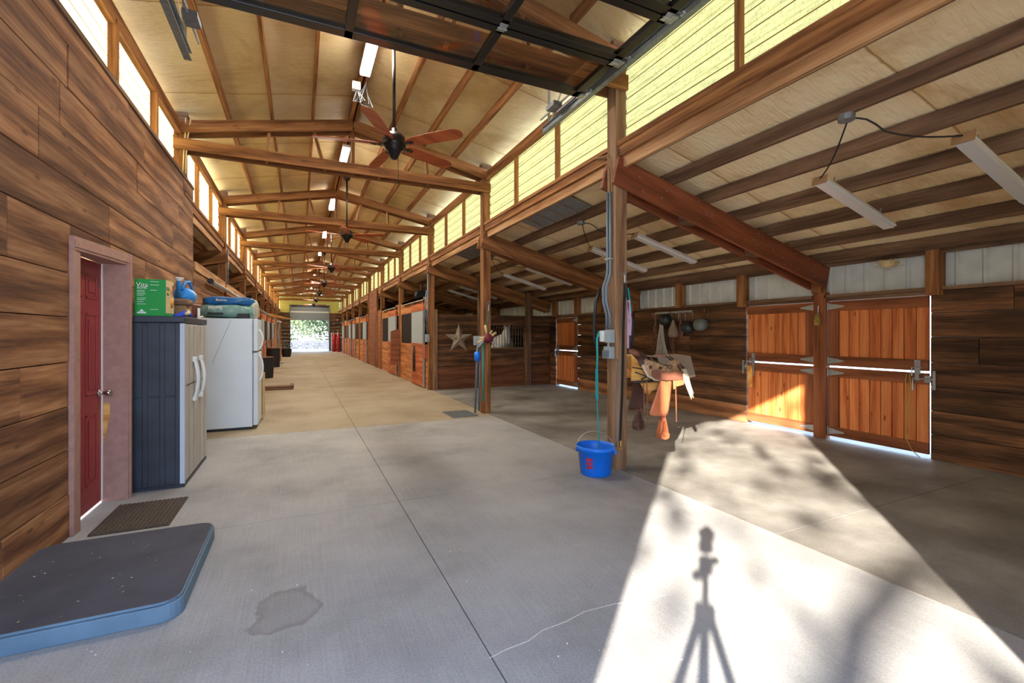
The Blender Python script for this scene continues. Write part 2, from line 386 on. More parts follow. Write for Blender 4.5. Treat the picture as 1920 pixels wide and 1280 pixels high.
def tag(o, label=None, cat=None, group=None, kind=None):
    if label: o['label'] = label
    if cat: o['category'] = cat
    if group: o['group'] = group
    if kind: o['kind'] = kind
    return o
def thing(name, label, cat, loc=(0, 0, 0), rz=0, group=None, kind=None):
    o = bpy.data.objects.new(name, None); C.objects.link(o); o.location = loc; o.rotation_euler = (0, 0, rz)
    o.empty_display_size = .1
    return tag(o, label, cat, group, kind)
def copy_tree(o, parent=None, loc=None, rz=None):
    c = o.copy(); C.objects.link(c); c.parent = parent
    if loc is not None: c.location = loc
    if rz is not None: c.rotation_euler = (0, 0, rz)
    for ch in list(o.children): copy_tree(ch, c)
    return c
def text(name, body, size, mat, parent, loc, rot, ext=.001):
    cu = bpy.data.curves.new(name, 'FONT'); cu.body = body; cu.size = size; cu.extrude = ext; cu.align_x = 'CENTER'; cu.align_y = 'CENTER'
    cu.materials.append(M[mat]); o = bpy.data.objects.new(name, cu); C.objects.link(o)
    bpy.context.view_layer.update()
    me = bpy.data.meshes.new_from_object(o.evaluated_get(bpy.context.evaluated_depsgraph_get())); bpy.data.objects.remove(o)
    o = bpy.data.objects.new(name, me); C.objects.link(o)
    o.parent = parent; o.location = loc; o.rotation_euler = rot
    return o
ORD = ['first', 'second', 'third', 'fourth', 'fifth', 'sixth', 'seventh', 'eighth', 'ninth', 'tenth', 'eleventh', 'twelfth']

# ------------------------------------------------------------------ layout
XL, XR, XC = -1.55, 3.12, .785
BAY = 3.88; Y0 = 4.02
PY = [Y0+BAY*k for k in range(-1, 11)]           # .14, 4.02, 7.90, ... 42.8
YF = -.58; YE = Y0+BAY*10                         # front wall, far wall
XW = 6.70                                         # right outer wall
XLW = -5.2                                        # left outer wall (hidden lean-to)
SL = .20                                          # slope of main roof
RZ = 5.06                                         # underside of skin at ridge
def roofz(x): return RZ-SL*abs(x-XC)
BS = -.265
def shedz(x): return 3.33+BS*(x-3.05)             # top of lean-to beams, right
def shedzl(x): return 3.33+BS*(XL+.07-x)          # left

# ------------------------------------------------------------------ floor
def slabs(mb, xs, ys, g=.003):
    for a, b_ in zip(xs, xs[1:]):
        for c, d in zip(ys, ys[1:]):
            mb.box(a+g, b_-g, c+g, d-g, -.12, 0)
ys = [-.6, Y0]+[7.5+3.87*k for k in range(0, 10)]
ys[-1] = 43.1
mb = MB(); slabs(mb, [-1.62, .78, 3.125], ys[:3]); fl = mb.build('floor', 'conc'); tag(fl, kind='structure')
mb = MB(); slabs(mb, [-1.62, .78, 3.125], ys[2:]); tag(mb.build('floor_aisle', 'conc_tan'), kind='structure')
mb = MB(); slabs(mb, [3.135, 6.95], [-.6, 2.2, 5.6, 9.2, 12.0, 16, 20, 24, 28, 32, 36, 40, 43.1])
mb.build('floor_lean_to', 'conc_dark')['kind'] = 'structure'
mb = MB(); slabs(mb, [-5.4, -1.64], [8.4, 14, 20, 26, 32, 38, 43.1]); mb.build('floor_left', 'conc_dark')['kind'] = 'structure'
mb = MB(); mb.box(-5.5, 7.0, -.62, 43.15, -.3, -.008); mb.build('floor_base', 'joint')['kind'] = 'structure'
mb = MB(); mb.box(-60, 60, -60, -.63, -.3, -.03); mb.build('ground_front', 'conc_out')['kind'] = 'structure'
mb = MB(); mb.box(-60, 60, 43.16, 120, -.3, -.03); mb.build('ground_far', concrete('ground_mat', (140, 130, 112), (156, 146, 126), (170, 160, 140), .1))['kind'] = 'structure'
mb = MB(); mb.box(7.02, 60, -.63, 43.16, -.3, -.03); mb.build('ground_right', 'conc_out')['kind'] = 'structure'
mb = MB(); mb.box(-60, -5.52, -.63, 43.16, -.3, -.03); mb.build('ground_left', 'conc_out')['kind'] = 'structure'
# floor crack: a thin wandering pale line of filler
mb = MB(); pts = [(.77, 1.90), (.86, 1.92), (.98, 1.93), (1.08, 1.97), (1.22, 1.98), (1.35, 2.01), (1.53, 2.0), (1.7, 1.97), (1.84, 1.95)]
for i in range(len(pts)-1):
    a, b_ = Vector(pts[i]+(0,)), Vector(pts[i+1]+(0,))
    mb.beam(a+Vector((0, 0, .0006)), b_+Vector((0, 0, .0006)), .006, .0012)
tag(mb.build('floor_crack', 'conc_out'), kind='structure')

# ------------------------------------------------------------------ plank walls
def planks(mb, ax, fixed0, fixed1, a0, a1, z0, z1, rowh, lens=(1.6, 3.6), gap=.006, mi=0, lowrows=0, lowmi=1, jit=.004):
    """boards stacked up in a wall; ax 'y' runs along Y at x in fixed, 'x' runs along X"""
    z = z0; row = 0
    while z < z1-.05:
        h = min(rowh*R(.96, 1.04), z1-z)
        if z1-(z+h) < .08: h = z1-z
        a = a0 + 0; first = True
        while a < a1-.01:
            L = R(*lens)*(R(.3, 1) if first else 1); first = False
            e = min(a+L, a1)
            if a1-e < .4: e = a1
            j = R(-jit, jit)
            mm = lowmi if row < lowrows else mi
            if ax == 'y': mb.box(fixed0+j, fixed1+j, a+gap/3, e-gap/3, z+gap/2, z+h-gap/2, mm, along=1)
            else: mb.box(a+gap/3, e-gap/3, fixed0+j, fixed1+j, z+gap/2, z+h-gap/2, mm, along=0)
            a = e
        z += h; row += 1

DY0, DY1, DZ = 4.33, 5.08, 2.06                    # red door opening
mb = MB()
planks(mb, 'y', -1.55, -1.5, -.5, DY0, 0, 2.24, .32)
planks(mb, 'y', -1.55, -1.5, DY1+.02, 8.5, 0, 2.24, .32)
planks(mb, 'y', -1.55, -1.5, DY0-.001, DY1+.021, DZ+.02, 2.24, .2, lens=(3, 4))
planks(mb, 'y', -1.55, -1.5, -.5, 8.5, 2.24, 3.68, .32)
planks(mb, 'x', 8.46, 8.5, -5.3, -1.56, 0, 3.55, .32)
tag(mb.build('wall_left', 'plank_left', bevel=.004), kind='structure')
mb = MB(); mb.box(-1.66, -1.56, -.5, DY0-.02, 0, 3.66); mb.box(-1.66, -1.56, DY1+.04, 8.45, 0, 3.66); mb.box(-1.66, -1.56, DY0-.02, DY1+.04, DZ+.04, 3.66)
tag(mb.build('wall_left_backing', 'plank_left'), kind='structure')
mb = MB(); mb.beam((-1.55, -.5, 3.70), (-1.55, 8.5, 3.70), .13, .04); tag(mb.build('trim_wall_top', 'timber_brown'), kind='structure')
d1 = thing('door_1', 'dark red six-panel man door in the left plank wall', 'door', (-1.5, (DY0+DY1)/2, 0), kind='structure')
mb = MB()
mb.box(-1.52, -1.472, DY0-.03, DY0+.08, 0, DZ+.001, along=2)
mb.box(-1.56, -1.375, DY1, DY1+.025, 0, DZ+.02, along=2)
mb.box(-1.5, -1.36, DY1+.02, DY1+.055, 0, DZ+.1, along=2)
mb.box(-1.5, -1.378, DY1+.055, DY1+.10, 0, DZ+.09, along=2)
for z0, z1, e in ((DZ, DZ+.1, 0), (DZ+.02, DZ+.075, .008)):
    mb.prism([(-1.56+e, DY0-.03+e, z0), (-1.47+e, DY0-.03+e, z0), (-1.375+e, DY1+.03, z0), (-1.56, DY1+.03, z0)], (0, 0, z1-z0))
mb.build('door_frame', 'trim_paint', d1, bevel=.003)
mb = MB(); X = -1.555
mb.box(X-.04, X, DY0+.01, DY1-.012, .02, DZ-.005, along=2)
w = (DY1-DY0-.02)
for (z0, z1) in ((1.74, 1.94), (.95, 1.62), (.22, .80)):
    for (f0, f1) in ((.14, .44), (.56, .86)):
        ya, yb = DY0+.01+w*f0, DY0+.01+w*f1
        for q in ((ya, yb, z0, z0+.02), (ya, yb, z1-.02, z1), (ya, ya+.02, z0, z1), (yb-.02, yb, z0, z1)):
            mb.box(X, X+.006, *q)
        mb.box(X-.001, X+.009, ya+.05, yb-.05, z0+.05, z1-.05)
mb.build('door_leaf', 'red_door', d1, bevel=.003)
mb = MB(); mb.box(X-.0, X+.008, DY1-.012, DY1-.002, .02, DZ-.005); mb.build('weather_strip', 'white', d1)
mb = MB(); ky = DY1-.07
mb.lathe([(.032, 0), (.032, .008), (.014, .012), (.012, .04), (.026, .05), (.03, .07), (.022, .085), (0, .088)], 16, (X, ky, .95), axis='x')
mb.build('door_knob', 'chrome', d1, smooth=True)
mb = MB(); rr_ = random.Random(3); yy = DY1-.0006
P = [(-1.55, .5)]+[(-1.55+.001*i, .5+.05*i) for i in range(1, 8)]+[(-1.50+rr_.uniform(-.008, .008), .86-.06*i) for i in range(0, 3)]+[(-1.515-.006*i+rr_.uniform(-.006, .006), .68-.05*i) for i in range(0, 4)]
mb.prism([(x_, yy, z_) for x_, z_ in P], (0, -.001, 0)); mb.build('bare_patch', 'rack_wood', d1)

# right outer wall: boards, posts, siding strip, dutch doors
def dutch_door(n, y0, y1, ztop, label, hinge_hi):
    """two-leaf stable door standing in plane x = XW; hinge_hi: hinges at the larger y side"""
    d = thing('door_%d' % n, label, 'door', (XW-.02, (y0+y1)/2, 0), kind='structure')
    x0, x1 = XW-.06, XW-.02
    zc = ztop*.53
    for nm, z0, z1 in (('lower_leaf', .05, zc-.012), ('upper_leaf', zc+.012, ztop)):
        mb = MB(); fw = .13
        mb.box(x0, x1, y0, y1, z0, z0+fw, 1); mb.box(x0, x1, y0, y1, z1-fw, z1, 1)
        hy = (y1-fw, y1) if hinge_hi else (y0, y0+fw)
        lo, hi = (y0, y1-fw) if hinge_hi else (y0+fw, y1)
        mb.box(x0, x1, hy[0], hy[1], z0+fw, z1-fw, 1, along=2)
        k = 8; wv = (hi-lo)/k
        mb.box(x1-.004, x1, lo, hi, z0+fw, z1-fw, 1, along=2)
        for i in range(k): mb.box(x0+.018, x1-.005, lo+i*wv+.004, lo+(i+1)*wv-.004, z0+fw, z1-fw, 0, along=2)
        leaf = mb.build(nm, ['door_wood', 'door_frame'], d, bevel=.003)
        # strap hinges
        hyy = y1 if hinge_hi else y0; sg = -1 if hinge_hi else 1
        for hz in (z0+.07, z1-.07):
            mb = MB(); mb.prism([(x0-.004, hyy, hz-.045), (x0-.004, hyy, hz+.045), (x0-.004, hyy+sg*.03, hz+.04), (x0-.004, hyy+sg*.2, hz+.008), (x0-.004, hyy+sg*.2, hz-.008), (x0-.004, hyy+sg*.03, hz-.04)], (.005, 0, 0))
            mb.box(x0-.006, x0, hyy-sg*.05, hyy-sg*.012, hz-.05, hz+.05)
            mb.tube([(x0-.006, hyy-sg*.006, hz-.055), (x0-.006, hyy-sg*.006, hz+.055)], .009)
            mb.build('strap_hinge', 'galv', leaf)
    fy = y0+.1 if hinge_hi else y1-.12
    mb = MB(); mb.box(x0-.012, x0, fy-.03, fy+.03, zc-.03, zc+.14); mb.tube([(x0-.02, fy-.05, zc+.05), (x0-.02, fy+.05, zc+.05), (x0-.02, fy+.05, zc-.05)], .008); mb.box(x0-.02, x0, fy-.02, fy+.02, zc-.1, zc-.02)
    mb.build('slide_bolt', 'galv', d)
    fy = y0 if hinge_hi else y1
    sg = 1 if hinge_hi else -1
    mb = MB(); mb.tube([(x0-.02, fy-sg*.06, zc-.08), (x0-.02, fy+sg*.14, zc-.08), (x0-.03, fy+sg*.14, zc-.22)], .01); mb.box(x0-.015, x0-.002, fy-.03, fy+.03, zc-.12, zc-.04); mb.box(x0-.02, x0-.002, fy-sg*.06-.015, fy-sg*.06+.015, zc-.2, zc+.02)
    mb.build('latch_bar', 'galv', d)
    return d
dl = dutch_door(2, 4.09, 5.17, 1.90, 'orange tongue-and-groove stable door on the right wall, left of the pair, partly sunlit', False)
dr = dutch_door(3, 2.79, 3.90, 1.90, 'orange tongue-and-groove stable door on the right wall, right of the pair, with hanging yellow cord', True)
df = dutch_door(4, 10.25, 11.3, 1.90, 'far orange stable door in the corner beside the dark stall wall', False)
ZT = 1.955
mb = MB()
for (a, b_) in ((-.5, 2.77), (5.19, 10.2), (11.34, 11.7)):
    planks(mb, 'y', XW-.06, XW-.01, a, b_, 0, ZT, .285, lowrows=1 if a > 5 else 0, lens=(2, 4.5))
tag(mb.build('wall_right', ['plank_right', 'plank_low'], bevel=.004), kind='structure')
mb = MB(); planks(mb, 'y', XW-.06, XW-.01, 11.8, YE, 0, ZT, .285, lens=(2, 4.5)); tag(mb.build('wall_right_far', 'plank_right'), kind='structure')
# door centre post, header board over doors and top plate
mb = MB(); mb.box(XW-.1, XW-.01, 3.91, 4.08, 0, 2.03, along=2); tag(mb.build('trim_1', 'door_frame'), kind='structure')
mb = MB(); mb.box(XW-.05, XW, 2.79, 5.17, 1.91, 2.0); mb.box(XW-.05, XW, 10.2, 11.34, 1.91, 2.0); tag(mb.build('trim_2', 'timber_brown'), kind='structure')
# corrugated siding behind
mb = MB()
def siding(mb, x, y0, y1, z0, z1, pitch=.23):
    y = y0
    prof = [(0, 0), (.6, 0), (.68, .02), (.78, .02), (.86, 0), (1, 0)]
    while y < y1:
        for (a, da), (b2, db) in zip(prof, prof[1:]):
            i = len(mb.v)
            mb.v += [(x-da, y+a*pitch, z0), (x-db, y+b2*pitch, z0), (x-db, y+b2*pitch, z1), (x-da, y+a*pitch, z1)]
            mb.face((i, i+1, i+2, i+3))
        y += pitch
siding(mb, XW+.03, -.6, YE, 1.9, 2.75)
siding(mb, XW+.06, 5.18, 10.2, 0, 1.9); siding(mb, XW+.06, -.6, 2.62, 0, 1.9); mb.box(XW, XW+.02, 2.5, 2.785, 0, 1.95); siding(mb, XW+.06, 11.33, YE, 0, 1.9)
tag(mb.build('wall_right_siding', 'siding', solid=.004), kind='structure')
k = 0
for y in (.2, 1.5, 2.72, 5.24, 6.6, 7.9, 9.2, 10.2, 11.36, 13, 15.66, 18, 19.5, 23.4, 27.3):
    mb = MB(); mb.box(XW-.14, XW-.005, y-.065, y+.065, 1.90 if y in (2.72, 5.24) else ZT, 2.43, along=2)
    if y in (2.72, 5.24): pass
    o = mb.build('wall_post', 'timber', loc=(XW-.07, y, ZT))
    if y == 2.72: lb = 'short timber post above the plank wall, at the right edge of the right stable door'
    elif y == 5.24: lb = 'short timber post above the plank wall, at the left edge of the left stable door'
    elif y < 2.7: lb = 'short timber posts above the plank wall, off beyond the right stable door'
    else: lb = 'short timber post between white siding panels, above the wall of hanging tack'
    if y > 10: lb = 'short timber post above the plank wall, beyond the far stable door'
    tag(o, lb, 'post', 'short posts along the top of the right wall')
mb = MB(); mb.beam((XW-.06, -.5, 2.46), (XW-.06, YE, 2.46), .05, .16); tag(mb.build('wall_plate', 'timber_brown'), 'long brown plate beam above the white siding on the right wall', 'beam')
mb = MB()
for (a, b_) in ((-.5, 2.65), (2.79, 3.93), (4.1, 5.17), (5.31, 10.14), (11.43, 20)): mb.box(XW-.10, XW-.01, a, b_, ZT, ZT+.04, along=1)
tag(mb.build('trim_3', 'timber_brown'), kind='structure')

# front wall behind the camera (its opening lets the sun in) and far wall
mb = MB()
mb.box(-5.3, -1.37, YF-.08, YF, 0, 3.6, along=0); mb.box(-1.37, 3.05, YF-.08, YF, 3.56, 4.0, along=0)
mb.box(1.18, 3.1, YF-.16, YF-.08, 0, 3.8, along=2); mb.box(3.05, 6.8, YF-.08, YF, 0, 2.0, along=0); mb.box(2.98, 3.2, YF-.08, YF, 0, 4.7, along=2); mb.box(6.6, 6.85, YF-.08, YF, 0, 2.7, along=2); mb.box(-5.3, -1.37, YF-.08, YF, 3.5, 4.7, along=0)
tag(mb.build('wall_front', 'plank_left'), kind='structure')
mb = MB()
mb.prism([(-1.5, YF-.04, 4.0), (3.05, YF-.04, 4.0), (3.05, YF-.04, 4.6), (XC, YF-.04, 5.1), (-1.5, YF-.04, 4.6)], (0, .004, 0))
mb.prism([(3.15, YF-.04, 2.0), (6.7, YF-.04, 2.0), (6.7, YF-.04, 2.56), (3.15, YF-.04, 3.52)], (0, .004, 0))
tag(mb.build('window_gable', 'fibre_l'), kind='structure')  # unseen translucent gable sheets, added to glow and soften the light inside

FDX0, FDX1, FDZ = -.72, 2.27, 3.75
mb = MB()
planks(mb, 'x', YE, YE+.05, XLW, FDX0-.06, 0, 3.3, .3); planks(mb, 'x', YE, YE+.05, FDX1+.06, XW, 0, 3.3, .3)
tag(mb.build('wall_far', 'plank_right'), kind='structure')
mb = MB()
mb.prism([(XL, YE+.02, 3.3), (FDX0-.06, YE+.02, 3.3), (FDX0-.06, YE+.02, 3.9), (FDX1+.06, YE+.02, 3.9), (FDX1+.06, YE+.02, 3.3), (XR, YE+.02, 3.3), (XR, YE+.02, 4.55), (XC, YE+.02, 5.0), (XL, YE+.02, 4.55)], (0, .004, 0))
tag(mb.build('window_far_gable', 'fibre_r'), kind='structure')
d = thing('door_5', 'dark roll-up garage door half open at the far end of the aisle', 'door', (XC, YE, 0), kind='structure')
mb = MB(); mb.box(FDX0-.08, FDX0, YE-.06, YE+.02, 0, 3.9, along=2); mb.box(FDX1, FDX1+.08, YE-.06, YE+.02, 0, 3.9, along=2); mb.box(FDX0-.08, FDX1+.08, YE-.06, YE+.02, 3.78, 3.95); mb.build('door_frame', 'black_alu', d)
mb = MB(); mb.box(FDX0, FDX1, YE-.02, YE+.02, 2.66, 3.3); mb.box(FDX0, FDX1, YE-.02, YE+.02, 3.42, 3.8); mb.build('door_panel', 'galv_dull', d)
mb = MB(); mb.box(FDX0, FDX1, YE-.03, YE+.01, 3.3, 3.42); mb.build('door_strip', 'white_metal', d)
mb = MB()
for sx in (FDX0-.03, FDX1+.03): mb.tube([(sx, YE-.06, 0), (sx, YE-.06, 3.4), (sx, YE-.3, 3.8), (sx, YE-3, 3.85)], .025)
mb.build('track', 'galv', d)

# ------------------------------------------------------------------ roofs
def skin(name, f, y0, y1, x0, x1, mat, nx, ny, amp):
    mb = MB(); mb.grid(lambda u, v: (x0+(x1-x0)*u, y0+(y1-y0)*v, f(x0+(x1-x0)*u) + amp*math.sin(PI*((u*nx) % 1))*0), nx, ny)
    mb.v = [(x, y, z + R(-amp, amp)) for x, y, z in mb.v]
    return tag(mb.build(name, mat, solid=.02, smooth=True), kind='structure')
skin('ceiling', lambda x: roofz(x)+.01, YF-.5, YE+.3, XC, XR+.25, 'insul', 12, 120, .008)
skin('ceiling_left_slope', lambda x: roofz(x)+.01, YF-.5, YE+.3, XL-.25, XC, 'insul', 12, 120, .008)
skin('ceiling_lean_to', lambda x: shedz(x)+.16, YF-.2, YE+.2, XR+.02, XW+.3, 'insul_right', 14, 120, .009)
skin('ceiling_left_lean_to', lambda x: shedzl(x)+.16, 8.4, YE+.2, XLW, XL-.02, 'insul_right', 8, 80, .008)
mb = MB(); mb.box(-5.3, -5.2, 8.4, YE, 0, 2.8); tag(mb.build('wall_left_far', 'plank_right'), kind='structure')

# purlins of the aisle roof (one piece per bay)
def bayname(k):
    if k == 0: return 'above the raised garage door'
    if k == 1: return 'above the nearest ceiling fan'
    if k == 2: return 'just beyond the nearest full truss'
    if k == 3: return 'beyond the second full truss'
    return None
offs = (.02, .60, 1.17, 1.74)
for k in range(len(PY)-1):
    y0, y1 = PY[k], PY[k+1]
    for si, sgn in enumerate((-1, 1)):
        for oi, of in enumerate(offs):
            x = XC+sgn*(of if oi else .035)
            mb = MB(); z = roofz(x)-.055
            mb.beam((x, y0+.02, z), (x, y1-.02, z), .04, .13 if oi else .2)
            o = mb.build('roof_purlin', 'timber', loc=(x, y0, z))
            side = ('left', 'right')[si]; bn = bayname(k)
            pos = 'ridge' if oi == 0 else ORD[oi-1]+' from the ridge'
            if bn: tag(o, 'brown purlin, %s slope, %s, %s' % (side, pos if oi else 'at the ridge', bn), 'roof beam', 'purlins under the aisle roof')
            else: tag(o, 'distant purlin, %s slope, %s, toward the far door' % (side, pos if oi else 'against the ridge'), 'roof beam', 'distant %s-slope purlins %s' % (side, pos))
# lean-to purlins
px_ = (3.24, 3.80, 4.35, 4.90, 5.44, 6.0, 6.5)
for k in range(len(PY)-1):
    y0, y1 = PY[k], PY[k+1]
    if k == 0: y0 = -.5
    for i, x in enumerate(px_):
        z = shedz(x)+.07
        mb = MB(); mb.beam((x, y0, z), (x, y1, z), .042, .14); o = mb.build('lean_to_purlin', 'timber_brown', loc=(x, y0, z))
        bn = ['on the camera side of the big red-brown beam', 'between the two nearest posts', 'over the star wall bay'][k] if k < 3 else None
        if bn: tag(o, 'weathered lean-to purlin, %s from the aisle, %s' % (ORD[i], bn), 'roof beam', 'purlins under the right lean-to roof')
        else: tag(o, 'distant lean-to purlin, %s from the aisle, above the stalls' % ORD[i], 'roof beam', 'distant lean-to purlins, %s from the aisle' % ORD[i])
for k in range(2, len(PY)-1):
    y0, y1 = max(PY[k], 8.5), PY[k+1]
    for i, x in enumerate((-1.9, -2.5, -3.1, -3.7)):
        z = shedzl(x)+.07
        mb = MB(); mb.beam((x, y0, z), (x, y1, z), .042, .14); o = mb.build('left_lean_to_purlin', 'timber_pale', loc=(x, y0, z))
        tag(o, 'pale purlin of the left lean-to roof, %s from the aisle, %s' % (ORD[i], 'beside the fridge' if k == 2 else 'beyond the fridge'), 'roof beam', 'left lean-to purlins %s, %s' % ('beside the fridge' if k == 2 else 'beyond the fridge', ORD[i]))

# torn patch where bare metal roofing shows
mb = MB()
def metal_patch(mb, x0, x1, y0, y1):
    n = 14
    for j in range(n):
        ya, yb = y0+(y1-y0)*j/n, y0+(y1-y0)*(j+1)/n
        za = .012 if j % 3 == 0 else 0
        for (a, b_, c) in ((ya, ya+(yb-ya)*.5, za), (ya+(yb-ya)*.5, yb, 0)):
            i = len(mb.v)
            mb.v += [(x0, a, shedz(x0)+.135-c), (x1, a, shedz(x1)+.135-c), (x1, b_, shedz(x1)+.135-c), (x0, b_, shedz(x0)+.135-c)]
            mb.face((i, i+1, i+2, i+3))
metal_patch(mb, 3.28, 3.76, 5.4, 7.0); tag(mb.build('metal_roof_patch', 'galv', solid=.003, loc=(3.5, 6, 3.3)), 'bare galvanised roof sheet showing through torn insulation, nearest', 'roof patch')
mb = MB(); metal_patch(mb, 3.28, 3.76, 9.2, 10.6); tag(mb.build('metal_roof_patch', 'galv', solid=.003, loc=(3.5, 10, 3.3)), 'bare galvanised roof sheet showing in the second bay, over the star', 'roof patch')

# ------------------------------------------------------------------ trusses
def truss():
    r = thing('roof_truss', '', 'truss')
    hw = (XR-XL)/2
    for dy in (-.1, .1):
        for s_ in (-1, 1):
            mb = MB(); x1 = s_*(hw+.06)
            zr = RZ-.135-.1; ze = RZ-SL*(hw+.06)-.135-.1
            mb.beam((0, dy, zr+.01), (x1, dy, ze+.01), .04, .17); mb.build('upper_chord', 'timber', r, bevel=.003, world=False)
        mb = MB(); mb.beam((-hw-.06, dy, 4.135), (hw+.06, dy, 4.135), .04, .16); mb.build('lower_chord', 'timber', r, bevel=.003, world=False)
    mb = MB(); mb.beam((0, 0, 4.07), (0, 0, 4.85), .10, .05, up=(1, 0, 0)); mb.build('king_post', 'timber', r, world=False)
    for s_ in (-1, 1):
        for xa, xb in ((.62, .42), (1.2, 1.25)):
            mb = MB(); mb.beam((s_*xa, 0, RZ-SL*xa-.15), (s_*xb, 0, 4.07), .09, .04, up=(1, 0, 0)); mb.build('web', 'timber', r, world=False)
    mb = MB(); 
    for s_ in (-1, 1): mb.box(s_*hw-.1, s_*hw+.1, -.07, .07, roofz(XR)-.17, roofz(XR)-.01)
    mb.build('bearing_block', 'timber_brown', r, world=False)
    return r
TR = truss()
tl = ['timber roof truss seen through the raised garage door glass', 'nearest full timber truss, behind the nearest ceiling fan', 'second full timber truss down the aisle, beyond the nearest fan', 'third full timber truss down the aisle']
for i, y in enumerate(PY[1:-1]):
    o = TR if i == 0 else copy_tree(TR)
    o.location = (XC, y, 0)
    o['label'] = tl[i] if i < 4 else 'distant timber truss in the receding row toward the far door'
    o['group'] = 'timber trusses over the aisle' if i < 4 else 'distant trusses'

# ------------------------------------------------------------------ posts, headers, lean-to beams
def post(x, y, z1, w, mat, label, group=None, base=None):
    mb = MB(); mb.box(x-w/2, x+w/2, y-w/2, y+w/2, 0 if base is None else base, z1, along=2)
    o = mb.build('timber_post', mat, loc=(x, y, 0), bevel=.005); return tag(o, label, 'post', group)
rp = {1: 'square timber post by the blue bucket, carrying grey conduits', 2: 'square timber post with wind chime and blue handled pole, dark worn lower half',
      3: 'square timber post at the corner of the first stall, beside the star wall'}
for k, y in enumerate(PY[:-1]):
    if k == 0: continue
    post(XR, y, 4.36, .15, 'post_wood' if k == 1 else 'timber', rp.get(k, 'distant square post in the row along the right side of the aisle'), None if k in rp else 'distant right posts')
    if y > 8.2: pass
for k, y in enumerate(PY[:-1]):
    if k == 0 or k == 1: 
        continue
    y2 = y if k != 2 else 7.9
    if k == 2: post(XL, y2, 4.36, .15, 'timber', 'square timber post rising above the left plank wall at the nearest full truss', None, 3.72)
    else: post(XL, y, 4.36, .15, 'timber', ('first free-standing square post on the left, beyond the fridge' if k == 3 else 'distant square post in the row along the left side of the aisle'), None if k == 3 else 'distant left posts')
# lean-to beams
for k, y in enumerate(PY[1:-1]):
    r = thing('lean_to_beam', '', 'beam', (XR, y, shedz(XR)))
    for dy in (-.1, .1):
        mb = MB(); x0 = XR-.1; x1 = XW-.06
        mb.beam((x0, y+dy, shedz(x0)-.15), (x1, y+dy, shedz(x1)-.15), .045, .3)
        mb.build('side_board', 'timber_red' if k == 0 else 'timber', r, bevel=.003)
    mb = MB()
    for f in (.3, .62): x = XR+(XW-XR)*f; mb.box(x-.12, x+.12, y-.078, y+.078, shedz(x)-.27, shedz(x)-.15)
    mb.build('spacer_block', 'timber_brown', r)
    if k == 0:
        mb = MB()
        for i in range(26):
            x = XR+R(.0, 3.3); mb.lathe([(.006, 0), (.006, -.004), (0, -.005)], 6, (x, y-.123, shedz(x)-R(.03, .27)), axis='y')
        mb.build('bolt_heads', 'galv', r)
    lab = ['big red-brown double beam crossing the right lean-to from the bucket post', 'double beam crossing the right lean-to from the wind chime post', 'double beam crossing the right lean-to above the star wall'] 
    r['label'] = lab[k] if k < 3 else 'distant double beam crossing the right lean-to above the stalls'
    if k >= 3: r['group'] = 'distant right lean-to beams'
for k, y in enumerate(PY[3:-1]):
    r = thing('left_lean_to_beam', 'double beam of the left lean-to beyond the plank room, nearest' if k == 0 else 'distant double beam of the left lean-to', 'beam', (XL, y, 3.2))
    if k: r['group'] = 'distant left lean-to beams'
    for dy in (-.1, .1):
        mb = MB(); mb.beam((XL+.1, y+dy, 3.18), (XLW, y+dy, 3.18+BS*(XL-XLW)), .045, .28); mb.build('side_board', 'timber', r)
# corner posts under the main right wall beams
mb = MB(); mb.box(XW-.15, XW-.01, 3.95, 4.08, 2.03, 2.2, along=2); tag(mb.build('beam_seat', 'timber', loc=(XW-.08, 4.02, 2.03)), 'timber block under the big red-brown beam, above the two stable doors', 'post')
for x in (4.42, 5.86):
    mb = MB(); mb.box(x-.065, x+.065, 11.50, 11.63, 0, 2.62 if x > 5 else 3.0, along=2)
    tag(mb.build('stall_post', 'timber_brown', loc=(x, 11.56, 0)), 'dark-based timber post in the dark stall wall, %s' % ('just right of the star' if x < 5 else 'right of the horse window'), 'post', 'posts in the dark stall wall')

# clerestory windows
wn = 1
def clerestory(side, k, y0, y1, detail=True):
    global wn
    sg = 1 if side == 'r' else -1
    x = (XR if sg > 0 else XL)
    w = thing('window_%d' % wn, 'strip of ribbed translucent clerestory panels on the %s side, bay %s' % ('right' if sg > 0 else 'left', ORD[k]), 'window', (x, y0, 3.5), kind='structure'); wn += 1
    mb = MB(); xo = x+sg*.06; z = 3.46
    prof = []
    while z < 4.36:
        prof += [(z, 0), (z+.05, 0), (z+.062, .012), (z+.085, .012), (z+.097, 0)]; z += .155
    for (za, da), (zb, db) in zip(prof, prof[1:]):
        i = len(mb.v); mb.v += [(xo+sg*da, y0, za), (xo+sg*da, y1, za), (xo+sg*db, y1, zb), (xo+sg*db, y0, zb)]; mb.face((i, i+1, i+2, i+3))
    mb.build('panel', 'fibre_r' if sg > 0 else 'fibre_l', w)
    for f in (1, 2):
        y = y0+(y1-y0)*f/3
        mb = MB(); mb.box(x-.03+sg*.02, x+.03+sg*.02, y-.022, y+.022, 3.46, 4.32, along=2); mb.build('mullion', 'timber', w)
    mb = MB(); mb.beam((x-sg*.0, y0+.0, 3.475), (x, y1, 3.475), .12, .045); mb.beam((x-sg*.02, y0, 3.40), (x-sg*.02, y1, 3.40), .04, .11)
    mb.build('sill', 'timber', w)
    mb = MB(); mb.beam((x+sg*.01, y0+.08, 3.29), (x+sg*.01, y1-.08, 3.29), .04, .13); mb.build('sill_board', 'timber_pale', w)
    mb = MB(); mb.beam((x-sg*.0, y0, 4.35), (x, y1, 4.35), .05, .16); mb.build('head_board', 'timber', w)
